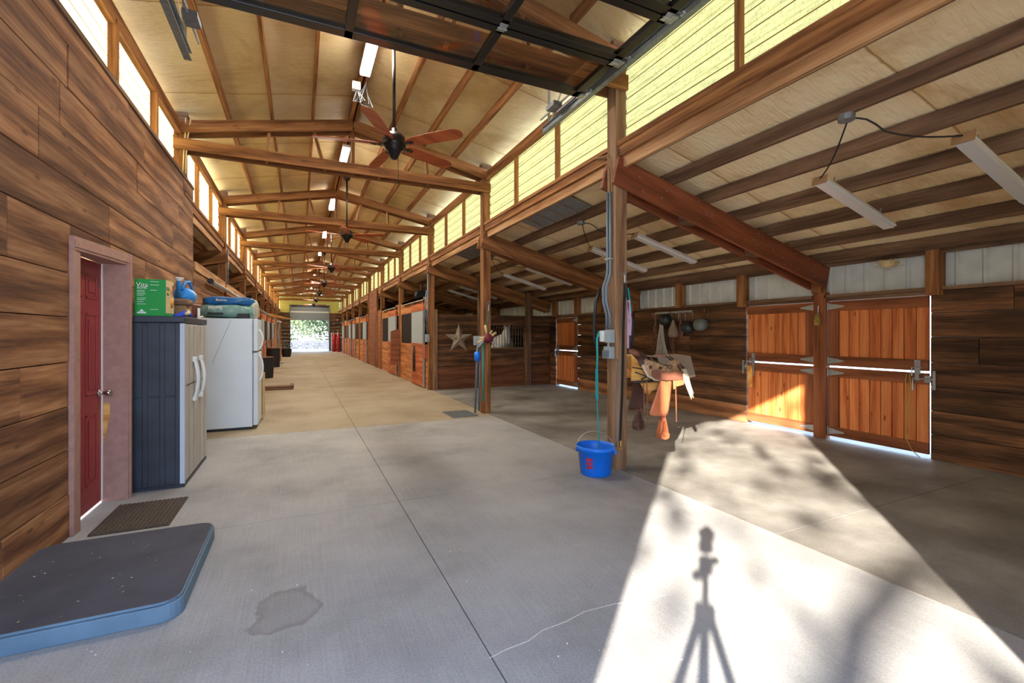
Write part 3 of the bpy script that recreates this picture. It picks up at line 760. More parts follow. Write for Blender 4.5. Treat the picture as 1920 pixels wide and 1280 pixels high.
for k in range(len(PY)-1):
    y0, y1 = PY[k], PY[k+1]
    if k == 0: y0 = -.5
    clerestory('r', k, y0, y1); 
    if k > 1: clerestory('l', k, y0, y1)
# left clerestory over the plank room stands on its wall
def clere_left_room(y0, y1, n, k):
    global wn
    x = XL
    w = thing('window_%d' % wn, 'bright ribbed clerestory panels above the left plank wall, %s' % ('nearest' if k == 0 else 'next to the truss'), 'window', (x, y0, 3.7), kind='structure'); wn += 1
    mb = MB(); z = 3.70; prof = []
    while z < 4.36: prof += [(z, 0), (z+.05, 0), (z+.062, .012), (z+.085, .012), (z+.097, 0)]; z += .155
    for (za, da), (zb, db) in zip(prof, prof[1:]):
        i = len(mb.v); mb.v += [(x-.06-da, y0, za), (x-.06-da, y1, za), (x-.06-db, y1, zb), (x-.06-db, y0, zb)]; mb.face((i, i+1, i+2, i+3))
    mb.build('panel', 'fibre_l', w)
    for i in range(1, n+1):
        y = y0+(y1-y0)*i/n-.0; mb = MB(); mb.box(x-.03, x+.04, y-.03, y+.03, 3.72, 4.32, along=2); mb.build('mullion', 'timber', w)
    mb = MB(); mb.beam((x, y0, 4.35), (x, y1, 4.35), .06, .16); mb.build('head_board', 'timber', w)
clere_left_room(-.5, 4.02, 4, 0); clere_left_room(4.02, 7.9, 3, 1)

# ------------------------------------------------------------------ stall fronts
WY = 11.66                                        # the dark stall wall with the star
def stall_front(side, y0, y1, doors, nm, wood_m='stall_wood', ztop=2.47):
    """boards of one bay; doors = [(ya, yb)]; grille windows fill what the doors leave"""
    sg = 1 if side == 'r' else -1
    x = (XR-.04) if sg > 0 else (XL+.05)
    xa, xb = (x, x+.05*sg); xa, xb = min(xa, xb), max(xa, xb)
    mb = MB()
    mb.box(xa, xb, y0, y1, 2.1, ztop, 0, along=1)
    for z0, z1 in ((0, .28), (.285, .56), (.565, .84), (.845, 1.12)): mb.box(xa, xb, y0, y1, z0+.01, z1, 0, along=1)
    mb.box(xa, xb, y0, y0+.08, 1.12, 2.1, 0, along=2); mb.box(xa, xb, y1-.08, y1, 1.12, 2.1, 0, along=2)
    mb.box(xa, xb, y0, y1, 1.12, 1.17, 0, along=1)
    o = mb.build(nm, wood_m); tag(o, kind='structure')
    return xa, xb
def grille(side, ya, yb, label, group):
    sg = 1 if side == 'r' else -1; x = XR-.03 if sg > 0 else XL+.05
    t = thing('stall_window', label, 'window', (x, ya, 1.16), group=group)
    mb = MB(); n = int((yb-ya)/.09)
    for i in range(n+1):
        y = ya+(yb-ya)*i/n; mb.box(x-.01, x+.01, y-.01, y+.01, 1.17, 2.09, along=2)
    mb.build('bars', 'bar_dark', t)
    mb = MB()
    mb.box(x-.02, x+.02, ya-.03, ya, 1.15, 2.11); mb.box(x-.02, x+.02, yb, yb+.03, 1.15, 2.11)
    mb.build('frame', 'stall_wood', t)
def sliding_door(side, ya, yb, label, group=None, wood_m='stall_door', halter=False):
    sg = 1 if side == 'r' else -1; x = (XR-.09) if sg > 0 else (XL+.11)
    t = thing('stall_door', label, 'door', (x, (ya+yb)/2, 0), group=group)
    mb = MB(); k = 5; w = (yb-ya)/k
    mb.box(x-.02, x+.02, ya, yb, .03, .2); 
    for i in range(4): mb.box(x-.015, x+.015, ya, yb, .2+i*.235, .2+(i+1)*.235-.004, along=1)
    mb.box(x-.02, x+.02, ya, yb, 1.14, 1.2); mb.box(x-.02, x+.02, ya, yb, 2.1, 2.3)
    mb.build('panel', wood_m, t)
    mb = MB(); n = int((yb-ya)/.055)
    for i in range(n+1): y = ya+(yb-ya)*i/n; mb.box(x-.012, x+.012, y-.012, y+.012, 1.2, 2.1, along=2)
    mb.build('white_bars', 'bar_white', t)
    mb = MB()
    for y in (ya, yb): mb.box(x-.024, x+.024, y-.02, y+.02, .02, 1.2 if y == yb else 2.1, along=2)
    mb.build('metal_edge', 'galv', t)
    mb = MB()
    for y in (ya+.15, yb-.15): mb.box(x-.01, x+.01, y-.02, y+.02, 2.28, 2.44)
    mb.build('hanger', 'galv_dull', t)
    tr = tag(None or MBtrack(x, ya-.05, yb+1.4), 'galvanised sliding track above the ' + label.split(',')[0], 'track', (group+' tracks') if group else None)
    return t
def MBtrack(x, ya, yb):
    mb = MB(); mb.box(x-.03, x+.03, ya, yb, 2.40, 2.46); mb.box(x-.03, x-.025, ya, yb, 2.37, 2.46)
    return mb.build('door_track', 'galv', loc=(x, ya, 2.4))
for k in range(3, 11):
    y0, y1 = PY[k]+.08, PY[k+1]-.08
    if k == 10: break
    if k == 5:  # tall panelled bay with the reddish man door
        xa = XR-.05
        mb = MB(); mb.box(xa, xa+.05, y0, y0+.95, 0, 2.47, along=1); 
        for i in range(9): mb.box(xa, xa+.05, y0+1.0, y1, i*.385, (i+1)*.385-.005, along=1)
        tag(mb.build('wall_tall_panel', 'brown_panel'), kind='structure')
        d = thing('door_6', 'plain reddish man door set in the tall brown panel among the right stalls', 'door', (xa, y0+2, 0), kind='structure')
        mb = MB(); mb.box(xa-.03, xa, y0+1.3, y0+2.25, .02, 2.35, along=2); mb.build('door_leaf', 'timber_red', d)
        mb = MB(); mb.box(xa-.05, xa, y0+.96, y0+1.06, 0, 3.46, along=2); mb.box(xa-.05, xa, y1-.1, y1, 0, 3.46, along=2); mb.build('door_casing', 'timber', d)
        continue
    stall_front('r', y0, y1, None, 'wall_stall_front_%d' % k)
    if k == 3: dy = (12.2, 13.62); gy = (13.75, 15.42)
    elif k == 4: dy = (16.12, 17.6); gy = (17.7, 19.3)
    else: dy = (y0+1.9, y0+3.2) if k % 2 else (y0+.5, y0+1.8); gy = (y0+.3, y0+1.75) if k % 2 else (y0+1.95, y0+3.4)
    near = {3: 'sliding stall door with hanging black halter, nearest on the right side', 4: 'sliding stall door with white bars, second on the right, beyond the wooden flap'}
    sliding_door('r', dy[0], dy[1], near.get(k, 'distant sliding stall door on the right side of the aisle'), None if k in near else 'distant right stall doors')
    grille('r', gy[0], gy[1], {3: 'dark barred stall window beside the halter door', 4: 'dark barred stall window beside the tall brown panel'}.get(k, 'distant dark barred stall window on the right'), None if k in (3, 4) else 'distant right stall windows')
for k in range(3, 10):
    y0, y1 = PY[k]+.08, PY[k+1]-.08
    stall_front('l', y0, y1, None, 'wall_left_stall_%d' % k)
    sliding_door('l', y0+1.9, y0+3.3, 'sliding stall door on the left side of the aisle, far beyond the fridge', 'left stall doors')
    grille('l', y0+.3, y0+1.7, 'dark barred stall window on the left side, far beyond the fridge', 'left stall windows')
mb = MB(); planks(mb, 'y', -1.56, -1.5, 8.52, 11.72, 0, 2.5, .31); tag(mb.build('wall_left_low', 'plank_left', bevel=.003), kind='structure')
mb = MB(); mb.beam((-1.5, 8.55, 2.52), (-1.5, 19, 2.52), .04, .14); tag(mb.build('trim_left_rail', 'timber_pale'), kind='structure')
# corner trims of the first right stall
mb = MB(); mb.box(XR+.02, XR+.13, 11.62, 11.70, 0, 2.1, along=2); tag(mb.build('corner_channel', 'post_wood', loc=(XR+.05, 11.66, 0)), 'grey metal channel on the corner post of the first right stall', 'channel')

# dark stall wall with the barred opening
def part_wall(y, x0, x1, hole=None, nm='wall_stall', zt=1.98, mats=('plank_right', 'plank_dim'), low=2):
    mb = MB()
    if hole:
        a, b_, z0, z1 = hole
        planks(mb, 'x', y, y+.05, x0, a, 0, zt, .3, lowrows=low); planks(mb, 'x', y, y+.05, b_, x1, 0, zt, .3, lowrows=low)
        planks(mb, 'x', y, y+.05, a, b_, 0, z0, .3, lowrows=low); planks(mb, 'x', y, y+.05, a, b_, z1, zt, .3)
    else: planks(mb, 'x', y, y+.05, x0, x1, 0, zt, .3, lowrows=low)
    return tag(mb.build(nm, list(mats), bevel=.003), kind='structure')
part_wall(WY, XR+.1, XW-.08, (4.52, 5.78, 1.08, 1.71), 'wall_back')
for k in range(4, 10): part_wall(PY[k]-.02, XR+.05, XW-.08, None, 'wall_stall_%d' % k)
for k in range(4, 10): part_wall(PY[k]-.02, XLW, XL-.05, None, 'wall_left_stall_side_%d' % k)
t = thing('stall_opening_bars', 'dark vertical bars of the opening in front of the white horse', 'bars', (5.15, WY, 1.08))
mb = MB(); n = 15
for i in range(n+1): x = 4.52+1.26*i/n; mb.tube([(x, WY+.025, 1.08), (x, WY+.025, 1.71)], .009, 6)
mb.build('bar', 'bar_dark', t)
mb = MB(); mb.box(4.5, 5.8, WY-.01, WY+.06, 1.05, 1.08); mb.box(4.5, 5.8, WY-.01, WY+.06, 1.71, 1.74); mb.build('frame', 'timber_brown', t)
# star
mb = MB(); c = Vector((3.84, WY-.03, 1.33)); ro, ri = .40, .155
vs = []
for i in range(10):
    a = PI/2+i*PI/5; r_ = ro if i % 2 == 0 else ri; vs.append((c.x+r_*math.cos(a), c.y+.025, c.z+r_*math.sin(a)))
mb.v = vs+[(c.x, c.y-.07, c.z)]
for i in range(10): mb.face(((i+1) % 10, i, 10))
tag(mb.build('star_decoration', 'star', solid=.004, loc=tuple(c)), 'weathered metal five-pointed barn star on the dark stall wall', 'decoration')

# horse behind the bars
def skinned(name, verts, edges, radii, mat, parent=None, loc=(0, 0, 0), rz=0, sub=2):
    me = bpy.data.meshes.new(name); me.from_pydata(verts, edges, []); me.materials.append(M[mat])
    o = bpy.data.objects.new(name, me); C.objects.link(o)
    if parent: o.parent = parent
    o.location = loc; o.rotation_euler = (0, 0, rz)
    sk = o.modifiers.new('sk', 'SKIN'); sk.use_smooth_shade = True
    for i, r_ in enumerate(radii):
        v = me.skin_vertices[0].data[i]; v.radius = r_ if isinstance(r_, tuple) else (r_, r_)
    me.skin_vertices[0].data[0].use_root = True
    su = o.modifiers.new('su', 'SUBSURF'); su.levels = sub; su.render_levels = sub
    return o
hv = [(0, 0, 1.12), (0, -.45, 1.12), (0, -.85, 1.16), (0, .5, 1.15), (0, -1.08, 1.34), (0, -1.3, 1.52), (0, -1.46, 1.55), (0, -1.62, 1.36), (0, -1.74, 1.18), (0, .82, 1.12),
      (.2, -.8, .95), (.2, -.82, .62), (.2, -.8, .3), (.2, -.84, .07), (-.2, -.8, .95), (-.2, -.82, .62), (-.2, -.8, .3), (-.2, -.84, .07),
      (.22, .62, .92), (.22, .5, .68), (.22, .72, .5), (.22, .66, .07), (-.22, .62, .92), (-.22, .5, .68), (-.22, .72, .5), (-.22, .66, .07)]
he = [(0, 1), (1, 2), (0, 3), (2, 4), (4, 5), (5, 6), (6, 7), (7, 8), (3, 9), (2, 10), (10, 11), (11, 12), (12, 13), (2, 14), (14, 15), (15, 16), (16, 17), (3, 18), (18, 19), (19, 20), (20, 21), (3, 22), (22, 23), (23, 24), (24, 25)]
hr = [.33, .32, .3, .32, (.16, .24), (.12, .17), .12, (.085, .1), .06, .16, .13, .065, .045, .06, .13, .065, .045, .06, .16, .1, .06, .06, .16, .1, .06, .06]
hs = thing('horse', 'white horse looking out through the barred opening of the dark stall wall', 'horse', (6.0, 13.72, 0), -.3)
body = skinned('body', hv, he, hr, 'horse', hs)
for s_ in (-1, 1):
    mb = MB(); mb.lathe([(0, .14), (.022, .09), (.032, .04), (.02, 0)], 8, (s_*.075, -1.40, 1.62)); mb.build('ear', 'horse', hs, smooth=True, world=False)
mb = MB()
mb.grid(lambda u, v: (.055*math.cos(PI*(v)) , -1.50-.30*u-.05*math.sin(PI*v), 1.63-.48*u+.03*math.sin(PI*v)), 8, 6); mb.build('face_patch', 'horse_face', hs, smooth=True, world=False, solid=.01)
mb = MB(); 
for i in range(9): x = R(-.03, .03); mb.tube([(x, -1.42, 1.7), (x+R(-.03, .03), -1.56, 1.6), (x+R(-.04, .04), -1.66, 1.42)], [.018, .014, .004], 5)
mb.build('forelock', 'rope_grey', hs, world=False)
mb = MB(); mb.tube([(0, .95, 1.2), (0, 1.08, .95), (0, 1.06, .5)], [.05, .08, .03], 8); mb.build('tail', 'rope_grey', hs, world=False)

# ------------------------------------------------------------------ raised garage door with tracks
gd = thing('garage_door', 'black framed glass garage door raised flat overhead on steel tracks', 'garage door', (.93, 4.1, 3.95))
gx0, gx1 = -.80, 2.66; sects = [(4.09, 3.42), (3.40, 2.76), (2.74, 2.10), (2.08, 1.44), (1.42, .78)]
for i, (ya, yb) in enumerate(sects):
    mb = MB(); z0, z1 = 3.95, 4.005
    rw = .105 if i == 0 else .08
    mb.box(gx0, gx1, ya-rw, ya, z0, z1, along=0); mb.box(gx0, gx1, yb, yb+.075, z0, z1, along=0)
    for f in range(4):
        x = gx0+.04+(gx1-gx0-.08)*f/3; w_ = .045 if f in (0, 3) else .035
        mb.box(x-w_, x+w_, yb, ya, z0, z1, along=1)
    sec = mb.build('section_frame', 'black_alu', gd, bevel=.004)
    mb = MB(); mb.box(gx0+.05, gx1-.05, yb+.05, ya-.05, z0+.02, z0+.024); mb.build('glass_pane', 'glass', sec)
    if i < 4:
        for f in range(4):
            x = gx0+.04+(gx1-gx0-.08)*f/3; y = (yb+sects[i+1][0])/2
            mb = MB(); mb.prism([(x-.035, y-.05, z0-.006), (x+.035, y-.05, z0-.006), (x+.03, y, z0-.014), (x+.035, y+.05, z0-.006), (x-.035, y+.05, z0-.006), (x-.03, y, z0-.014)], (0, 0, .005))
            mb.tube([(x-.04, y, z0-.014), (x+.04, y, z0-.014)], .01)
            mb.build('hinge', 'galv', gd, bevel=.002)
for x, s_ in ((gx1+.01, 1), (gx0-.01, -1)):
    for y in (4.04, 3.41, 2.75, 2.09):
        mb = MB(); mb.box(x-.03, x+.03, y-.045, y+.045, 3.935, 3.945); mb.box(x-.03, x+.02, y-.012, y+.03, 3.945, 4.03); mb.tube([(x, y, 4.02), (x+s_*.12, y, 4.02)], .008); mb.build('roller_bracket', 'galv', gd)
        mb = MB(); mb.lathe([(.0, 0), (.024, .0), (.024, .012), (0, .012)], 12, (x+s_*.115, y, 4.02), axis='x'); mb.build('roller', 'white_plastic', gd)
for x, s_, nm in ((2.80, 1, 'right'), (-.94, -1, 'left')):
    t = thing('door_track', 'long galvanised overhead door track on the %s, hung by punched straps' % nm, 'track', (x, 5, 4.0))
    mb = MB(); ya, yb = -.4, 5.1
    mb.box(x-.005, x, ya, yb, 3.985, 4.06) if s_ > 0 else mb.box(x, x+.005, ya, yb, 3.985, 4.06)
    mb.box(x-.03, x+.03, ya, yb, 4.055, 4.06); mb.box(x-.03, x+.03, ya, yb, 3.985, 3.99); mb.box(x+s_*.028-.003, x+s_*.028+.003, ya, yb, 3.985, 4.06)
    mb.build('channel', 'galv_dull', t)
    mb = MB(); mb.box(x-s_*.02-.02, x-s_*.02+.02, ya, yb-.35, 4.07, 4.075); mb.box(x+s_*.0-.003, x+.003, ya, yb-.35, 4.07, 4.13); mb.build('angle_iron', 'galv', t)
    for y in (4.95, 2.0):
        mb = MB(); mb.beam((x, y, 4.06), (x, y, roofz(x)-.02), .035, .004, up=(0, 1, 0)); mb.build('hanger_strap', 'galv', t)
    mb = MB(); mb.beam((x, 4.93, 4.06), (x, 4.45, 4.5), .03, .004, up=(1, 0, 0)); mb.build('hanger_strap', 'galv', t)
    mb = MB(); mb.box(x-s_*.12-.06, x-s_*.12+.05, 4.52, 4.70, 4.07, 4.12); mb.build('stop_plate', 'galv_dull', t)
    mb = MB(); mb.tube([(x-s_*.1, 4.3, 4.1), (x-s_*.1, 4.98, 4.1)], .012, 8); mb.build('stop_bolt', 'galv', t)

# ------------------------------------------------------------------ lit ridge strips and fans
def ridge_light():
    t = thing('ridge_strip_light', '', 'light')
    mb = MB(); mb.box(-.065, .065, -.6, .6, .0, .05); mb.build('housing', 'white_metal', t, world=False)
    mb = MB(); mb.box(-.06, .06, -.595, .595, -.03, .0); mb.build('lit_lens', 'lit', t, world=False, bevel=.01)
    return t
rl = ridge_light(); LY = [5.52, 9.25, 12.5, 16.4, 20.2, 24.1, 28, 31.9, 35.8, 39.6]
for i, y in enumerate(LY):
    o = rl if i == 0 else copy_tree(rl); o.location = (.755, y, 4.79)
    o['label'] = ['glowing white strip light under the ridge, nearest, partly behind the garage door', 'glowing strip light under the ridge, second, seen beside the nearest fan', 'glowing strip light under the ridge, third down the aisle'][i] if i < 3 else 'distant glowing strip light under the ridge'
    o['group'] = 'strip lights under the ridge' if i < 3 else 'distant ridge strip lights'
    la = bpy.data.lights.new('strip_lamp', 'AREA'); la.shape = 'RECTANGLE'; la.size = .12; la.size_y = 1.2; la.energy = 46; la.color = (1, .93, .82)
    lo = bpy.data.objects.new('strip_lamp', la); C.objects.link(lo); lo.location = (.755, y, 4.74)
mb = MB(); mb.box(.62, .72, 6.28, 6.36, 4.66, 4.76)
t = thing('junction_box', 'white ridge junction box with a tangle of loose wires behind the nearest strip light', 'electrical box', (.67, 6.32, 4.7))
mb.build('box', 'white_metal', t)
mb = MB()
for i in range(6):
    a = R(0, 6); p0 = Vector((.68, 6.32, 4.68)); mb.tube([p0, p0+Vector((R(-.1, .15), R(-.05, .1), -R(.08, .2))), p0+Vector((R(.0, .25), R(0, .15), -R(.0, .2))), p0+Vector((.12, R(0, .2), .12))], .005, 5)
mb.build('wires', 'galv_dull', t)

def fan():
    t = thing('ceiling_fan', '', 'fan')           # origin at hub centre
    mb = MB(); mb.lathe([(0, 1.30), (.07, 1.30), (.075, 1.24), (.05, 1.2), (.02, 1.18)], 20); mb.build('canopy_cup', 'bronze', t, smooth=True, world=False)
    mb = MB(); mb.tube([(0, 0, 1.2), (0, 0, .13)], .017, 12); mb.build('downrod', 'bronze', t, smooth=True, world=False)
    mb = MB(); mb.lathe([(0, .17), (.028, .17), (.035, .12), (.1, .1), (.125, .06), (.13, -.0), (.125, -.03), (.1, -.045), (.102, -.06), (.07, -.08), (.055, -.12), (.045, -.125), (.04, -.15), (.02, -.165), (0, -.168)], 28)
    mb.build('motor_housing', 'bronze', t, smooth=True, world=False)
    pr = [(.16, .035), (.2, .055), (.3, .068), (.5, .078), (.7, .08), (.78, .068), (.82, .04), (.83, .0)]
    for k in range(5):
        a = math.radians(26+72*k); ca, sa = math.cos(a), math.sin(a)
        poly = [(r_, w) for r_, w in pr]+[(r_, -w) for r_, w in pr[::-1][1:]]
        P = []
        for r_, w in poly:
            z = -w*.24; P.append((r_*ca-w*sa, r_*sa+w*ca, z-.01))
        mb = MB(); mb.prism(P, (0, 0, .01)); bl = mb.build('blade', 'blade', t, bevel=.003, world=False)
        mb = MB(); mb.beam((.1*ca, .1*sa, -.01), (.24*ca, .24*sa, -.012), .05, .008)
        for q in ((.2, .02), (.2, -.02), (.235, 0)):
            mb.lathe([(0, -.022), (.008, -.02), (.008, -.01)], 8, (q[0]*ca-q[1]*sa, q[0]*sa+q[1]*ca, 0))
        mb.build('blade_bracket', 'bronze', bl, world=False)
    mb = MB(); mb.tube([(.05, .03, -.06), (.052, .03, -.36)], .003, 5); mb.lathe([(0, -.42), (.008, -.4), (.006, -.37), (0, -.36)], 8, (.052, .03, 0)); mb.build('pull_chain', 'bronze', t, world=False)
    return t
fn = fan()
for i, (x, y) in enumerate([(.93, 5.06), (.93, 10.6), (.93, 16.0), (.93, 21.0), (.93, 26.2), (.93, 31.4), (.93, 36.6)]):
    o = fn if i == 0 else copy_tree(fn); o.location = (x, y, 3.52+.10*(i > 0)); o.rotation_euler = (0, 0, 0 if i == 0 else .35*i)
    o['label'] = ['large brown five-blade ceiling fan nearest the camera on a long black rod', 'second brown ceiling fan down the aisle, hanging below the second truss', 'third brown ceiling fan down the aisle'][i] if i < 3 else 'distant ceiling fan on a long rod near the far door'
    o['group'] = 'ceiling fans over the aisle' if i < 3 else 'distant ceiling fans'

# ------------------------------------------------------------------ unlit strip lights under the lean-to
def shop_light():
    t = thing('strip_light', '', 'light')
    mb = MB(); mb.prism([(0, -.065, 0), (0, .065, 0), (0, .04, .05), (0, -.04, .05)], (1.2, 0, 0)); mb.build('housing', 'white_metal', t, world=False)
    mb = MB(); mb.prism([(.015, -.06, 0), (.015, .06, 0), (.015, .045, -.022), (.015, -.045, -.022)], (1.17, 0, 0)); mb.build('diffuser', 'lens', t, world=False)
    mb = MB(); mb.prism([(-.006, -.066, -.024), (-.006, .066, -.024), (-.006, .066, .052), (-.006, -.066, .052)], (.01, 0, 0)); mb.build('end_cap', 'kraft', t, world=False)
    mb = MB(); mb.box(.2, .205, -.005, .005, .05, .13); mb.box(1.0, 1.005, -.005, .005, .05, .13); mb.build('hanging_wire', 'galv', t, world=False)
    return t
sl_ = shop_light()
SLs = [(1.63, 'unlit strip light under the lean-to roof at the right edge of the picture, nearest'), (2.64, 'unlit strip light under the lean-to roof, second nearest, right of the big beam'),
       (5.22, 'unlit strip light just right of the bucket post, beyond the big beam'), (6.33, 'unlit strip light crossing behind the bucket post'),
       (8.73, 'unlit strip light right of the wind chime post'), (9.95, 'unlit strip light close behind the one right of the wind chime post'), (13.07, 'far unlit strip light above the star wall'), (14.3, 'farthest unlit strip light beyond the star wall')]
ang = math.atan(-BS)
for i, (y, lb) in enumerate(SLs):
    o = sl_ if i == 0 else copy_tree(sl_)
    o.location = (4.36, y, shedz(4.36)-.12); o.rotation_euler = (0, ang, 0); o['label'] = lb; o['group'] = 'unlit strip lights under the lean-to'
for i, (y, ya, yb) in enumerate(((2.1, 1.63, 2.64), (5.75, 5.22, 6.33), (9.3, 8.73, 9.95))):
    bx = 3.80; bz = shedz(bx)-.0
    t = thing('junction_box', ['round grey ceiling box with black cords to the two nearest unlit lights', 'round grey ceiling box with cords, left of the bucket post', 'round grey ceiling box with cords, far, right of the wind chime post'][i], 'electrical box', (bx, y, bz), group='round ceiling boxes')
    mb = MB(); mb.lathe([(0, -.045), (.055, -.045), (.058, -.01), (.058, 0)], 20, (bx, y, bz)); mb.build('box', 'galv_dull', t, smooth=False)
    for yy in (ya, yb):
        zl = shedz(4.36)-.09
        p0 = Vector((bx+.02, y, bz-.03)); p1 = Vector((4.37, yy, zl)); s2 = .1 if yy == ya else -.02
        mb = MB(); P = []
        for q in range(13):
            u = q/12; p = p0.lerp(p1, u); p.z += -.06*math.sin(PI*u) + (.05*math.sin(PI*min(1, u*3)) if yy == ya else 0); P.append(p)
        mb.tube(P, .0065, 6); mb.build('cord', 'cord', t, smooth=True)

# ------------------------------------------------------------------ storage cabinet
CX0, CX1, CY0, CY1, CH = -1.44, -1.0, 5.25, 6.36, 1.62
cb = thing('storage_cabinet', 'tall dark plastic storage cabinet with two taupe ribbed doors beside the red door', 'cabinet', ((CX0+CX1)/2, (CY0+CY1)/2, 0))
mb = MB(); mb.box(CX0, CX1-.03, CY0+.012, CY1-.01, .02, CH-.06, along=2)
for f in (.03, .34, .66, .95):
    x = CX0+(CX1-.03-CX0)*f; mb.box(x-.02, x+.02, CY0, CY0+.014, .03, CH-.07, along=2)
mb.box(CX0, CX1-.03, CY0+.004, CY0+.014, .86, .875)
mb.build('body', 'cab_dark', cb, bevel=.006)
mb = MB(); mb.box(CX0-.01, CX1+.01, CY0-.01, CY1+.01, CH-.06, CH); mb.build('lid', 'cab_dark', cb, bevel=.008)
mb = MB(); mb.box(CX0, CX1+.005, CY0, CY1, 0, .03); mb.build('base', 'cab_dark', cb)
for i in range(2):
    a = CY0+.012+(CY1-CY0-.02)*i/2; b_ = a+(CY1-CY0-.02)/2-.004
    mb = MB(); mb.box(CX1-.03, CX1, a, b_, .035, CH-.065, along=2)
    for f in (.08, .5, .92): y = a+(b_-a)*f; mb.box(CX1, CX1+.008, y-.055, y+.055, .05, CH-.08, along=2)
    dd = mb.build('door', 'cab_door', cb, bevel=.005)
    mb = MB(); mb.box(CX1-.032, CX1+.004, a-.012 if i == 0 else a-.003, a+.018 if i == 0 else a+.003, .035, CH-.065, along=2); mb.build('door_edge', 'cab_edge', dd)
    mb = MB(); ym = CY0+.4 if i == 0 else CY0+.72
    for oo in (-.035, .035):
        P = []
        for q in range(11): u = q/10; P.append((CX1+.012+.035*math.sin(PI*u), ym+oo, .78+.42*u))
        mb.tube(P, .012, 8)
    mb.box(CX1, CX1+.03, ym-.05, ym+.05, .77, .81); mb.box(CX1, CX1+.03, ym-.05, ym+.05, 1.17, 1.22)
    mb.build('handle', 'white_plastic', dd, bevel=.004)
    mb = MB(); mb.box(CX1-.001, CX1+.009, a+.02, b_-.02, .955, .962); mb.build('seam', 'near_black', dd)

# ------------------------------------------------------------------ fridge
FX0, FX1, FY0, FY1, FH = -1.40, -.66, 8.0, 8.72, 1.69
fr = thing('fridge', 'white top-freezer fridge beside the storage cabinet, bags piled on top', 'fridge', ((FX0+FX1)/2, (FY0+FY1)/2, 0))
mb = MB(); mb.box(FX0, FX1, FY0, FY1, .04, FH); mb.build('body', 'fridge', fr, bevel=.01)
mb = MB(); mb.box(FX0+.02, FX1-.02, FY0+.02, FY1-.02, 0, .04); mb.build('base', 'near_black', fr)
for nm, z0, z1 in (('fridge_door', .06, 1.17), ('freezer_door', 1.19, FH)):
    mb = MB(); mb.box(FX1+.01, FX1+.075, FY0, FY1, z0, z1); dd = mb.build(nm, 'fridge', fr, bevel=.014)
    mb = MB(); zz = (.72, 1.14) if z0 < 1 else (1.22, 1.52); P = []
    for q in range(13): u = q/12; P.append((FX1+.08+.055*math.sin(PI*u)**.6, FY0+.06, zz[0]+(zz[1]-zz[0])*u))
    mb.tube(P, .015, 8); mb.build('handle', 'white_plastic', dd, smooth=True)
    mb = MB(); mb.box(FX1, FX1+.012, FY0+.008, FY1-.008, z0+.01, z1-.01); mb.build('gasket', 'galv_dull', dd)
mb = MB(); mb.tube([(FX0+.22, FY0-.002, 1.02), (FX0+.46, FY0-.002, FH-.02)], .0025, 5); mb.build('scratch_line', 'galv_dull', fr)

# things on the cabinet
bz = CH+.001
bx = thing('cardboard_box', 'bright green biscuit box with white lettering on the storage cabinet', 'box', (-1.265, 5.42, bz), -.05)
mb = MB(); mb.box(-.12, .12, -.12, .12, 0, .345, 0); mb.build('carton', 'green', bx, bevel=.003, world=False)
mb = MB(); mb.box(.1205, .1225, -.12, .12, .03, .34); mb.build('front_print', 'sand', bx, world=False)
mb = MB(); mb.lathe([(0, -.05), (.03, -.045), (.042, 0), (.03, .05), (0, .055)], 14, (.1, .045, .13)); mb.lathe([(0, -.03), (.018, -.02), (.02, .02), (0, .04)], 10, (.112, .03, .235)); mb.build('print_figure', 'orange', bx, world=False, smooth=True)
mb = MB(); mb.box(.123, .1245, .075, .11, .2, .31); mb.build('print_banner', 'maroon', bx, world=False)
text('brand_text', 'Vita', .058, 'white', bx, (-.062, -.1215, .29), (PI/2, 0, 0)); text('brand_text', 'BONE', .028, 'white', bx, (-.062, -.1215, .262), (PI/2, 0, 0))
text('side_text', 'DOG', .05, 'green_d', bx, (.1235, -.065, .26), (PI/2, 0, PI/2)); text('side_text', 'BIG', .04, 'green_d', bx, (.1235, -.065, .21), (PI/2, 0, PI/2))
mb = MB(); rr_ = random.Random(9)
for z in (.235, .222, .205, .19, .165, .15, .13, .11): mb.box(-.1, -.03-rr_.uniform(0, .025), -.1215, -.1205, z, z+.004)
for z in (.32, .29, .24, .06): mb.box(.0, .05+rr_.uniform(0, .03), -.1215, -.1205, z, z+.004)
mb.box(-.1, -.03, -.1215, -.1205, .025, .038); mb.prism([(-.085, -.1215, .042), (-.045, -.1215, .042), (-.065, -.1215, .066)], (0, .001, 0))
mb.build('printed_lines', 'white', bx, world=False)
mb = MB(); mb.prism([(-.12, .12, .345), (.12, .12, .345), (.12, .19, .37), (-.12, .19, .37)], (0, 0, .003)); mb.build('flap', 'kraft', bx, world=False)

t = thing('brown_box', 'open brown cardboard box behind the green box on the cabinet', 'box', (-1.2, 5.88, bz)); 
mb = MB(); mb.box(-1.34, -1.08, 5.76, 6.02, bz, bz+.13); mb.build('carton', 'kraft', t, bevel=.003)
mb = MB(); mb.box(-1.36, -1.05, 5.75, 5.95, bz+.132, bz+.2); tag(mb.build('folded_pad', 'kraft_d', loc=(-1.2, 5.85, bz+.132), bevel=.025), 'rolled brown canvas pad lying on the brown box', 'pad')
t = thing('white_jar', 'white jar with a dark red label standing behind the green box', 'jar', (-1.3, 5.7, bz))
mb = MB(); mb.lathe([(0, 0), (.055, 0), (.055, .2), (.045, .215), (0, .215)], 20, (-1.38, 5.69, bz)); mb.build('body', 'white', t, smooth=False)
mb = MB(); mb.lathe([(.0565, .13), (.0565, .19)], 20, (-1.38, 5.69, bz)); mb.build('label_band', 'maroon', t)
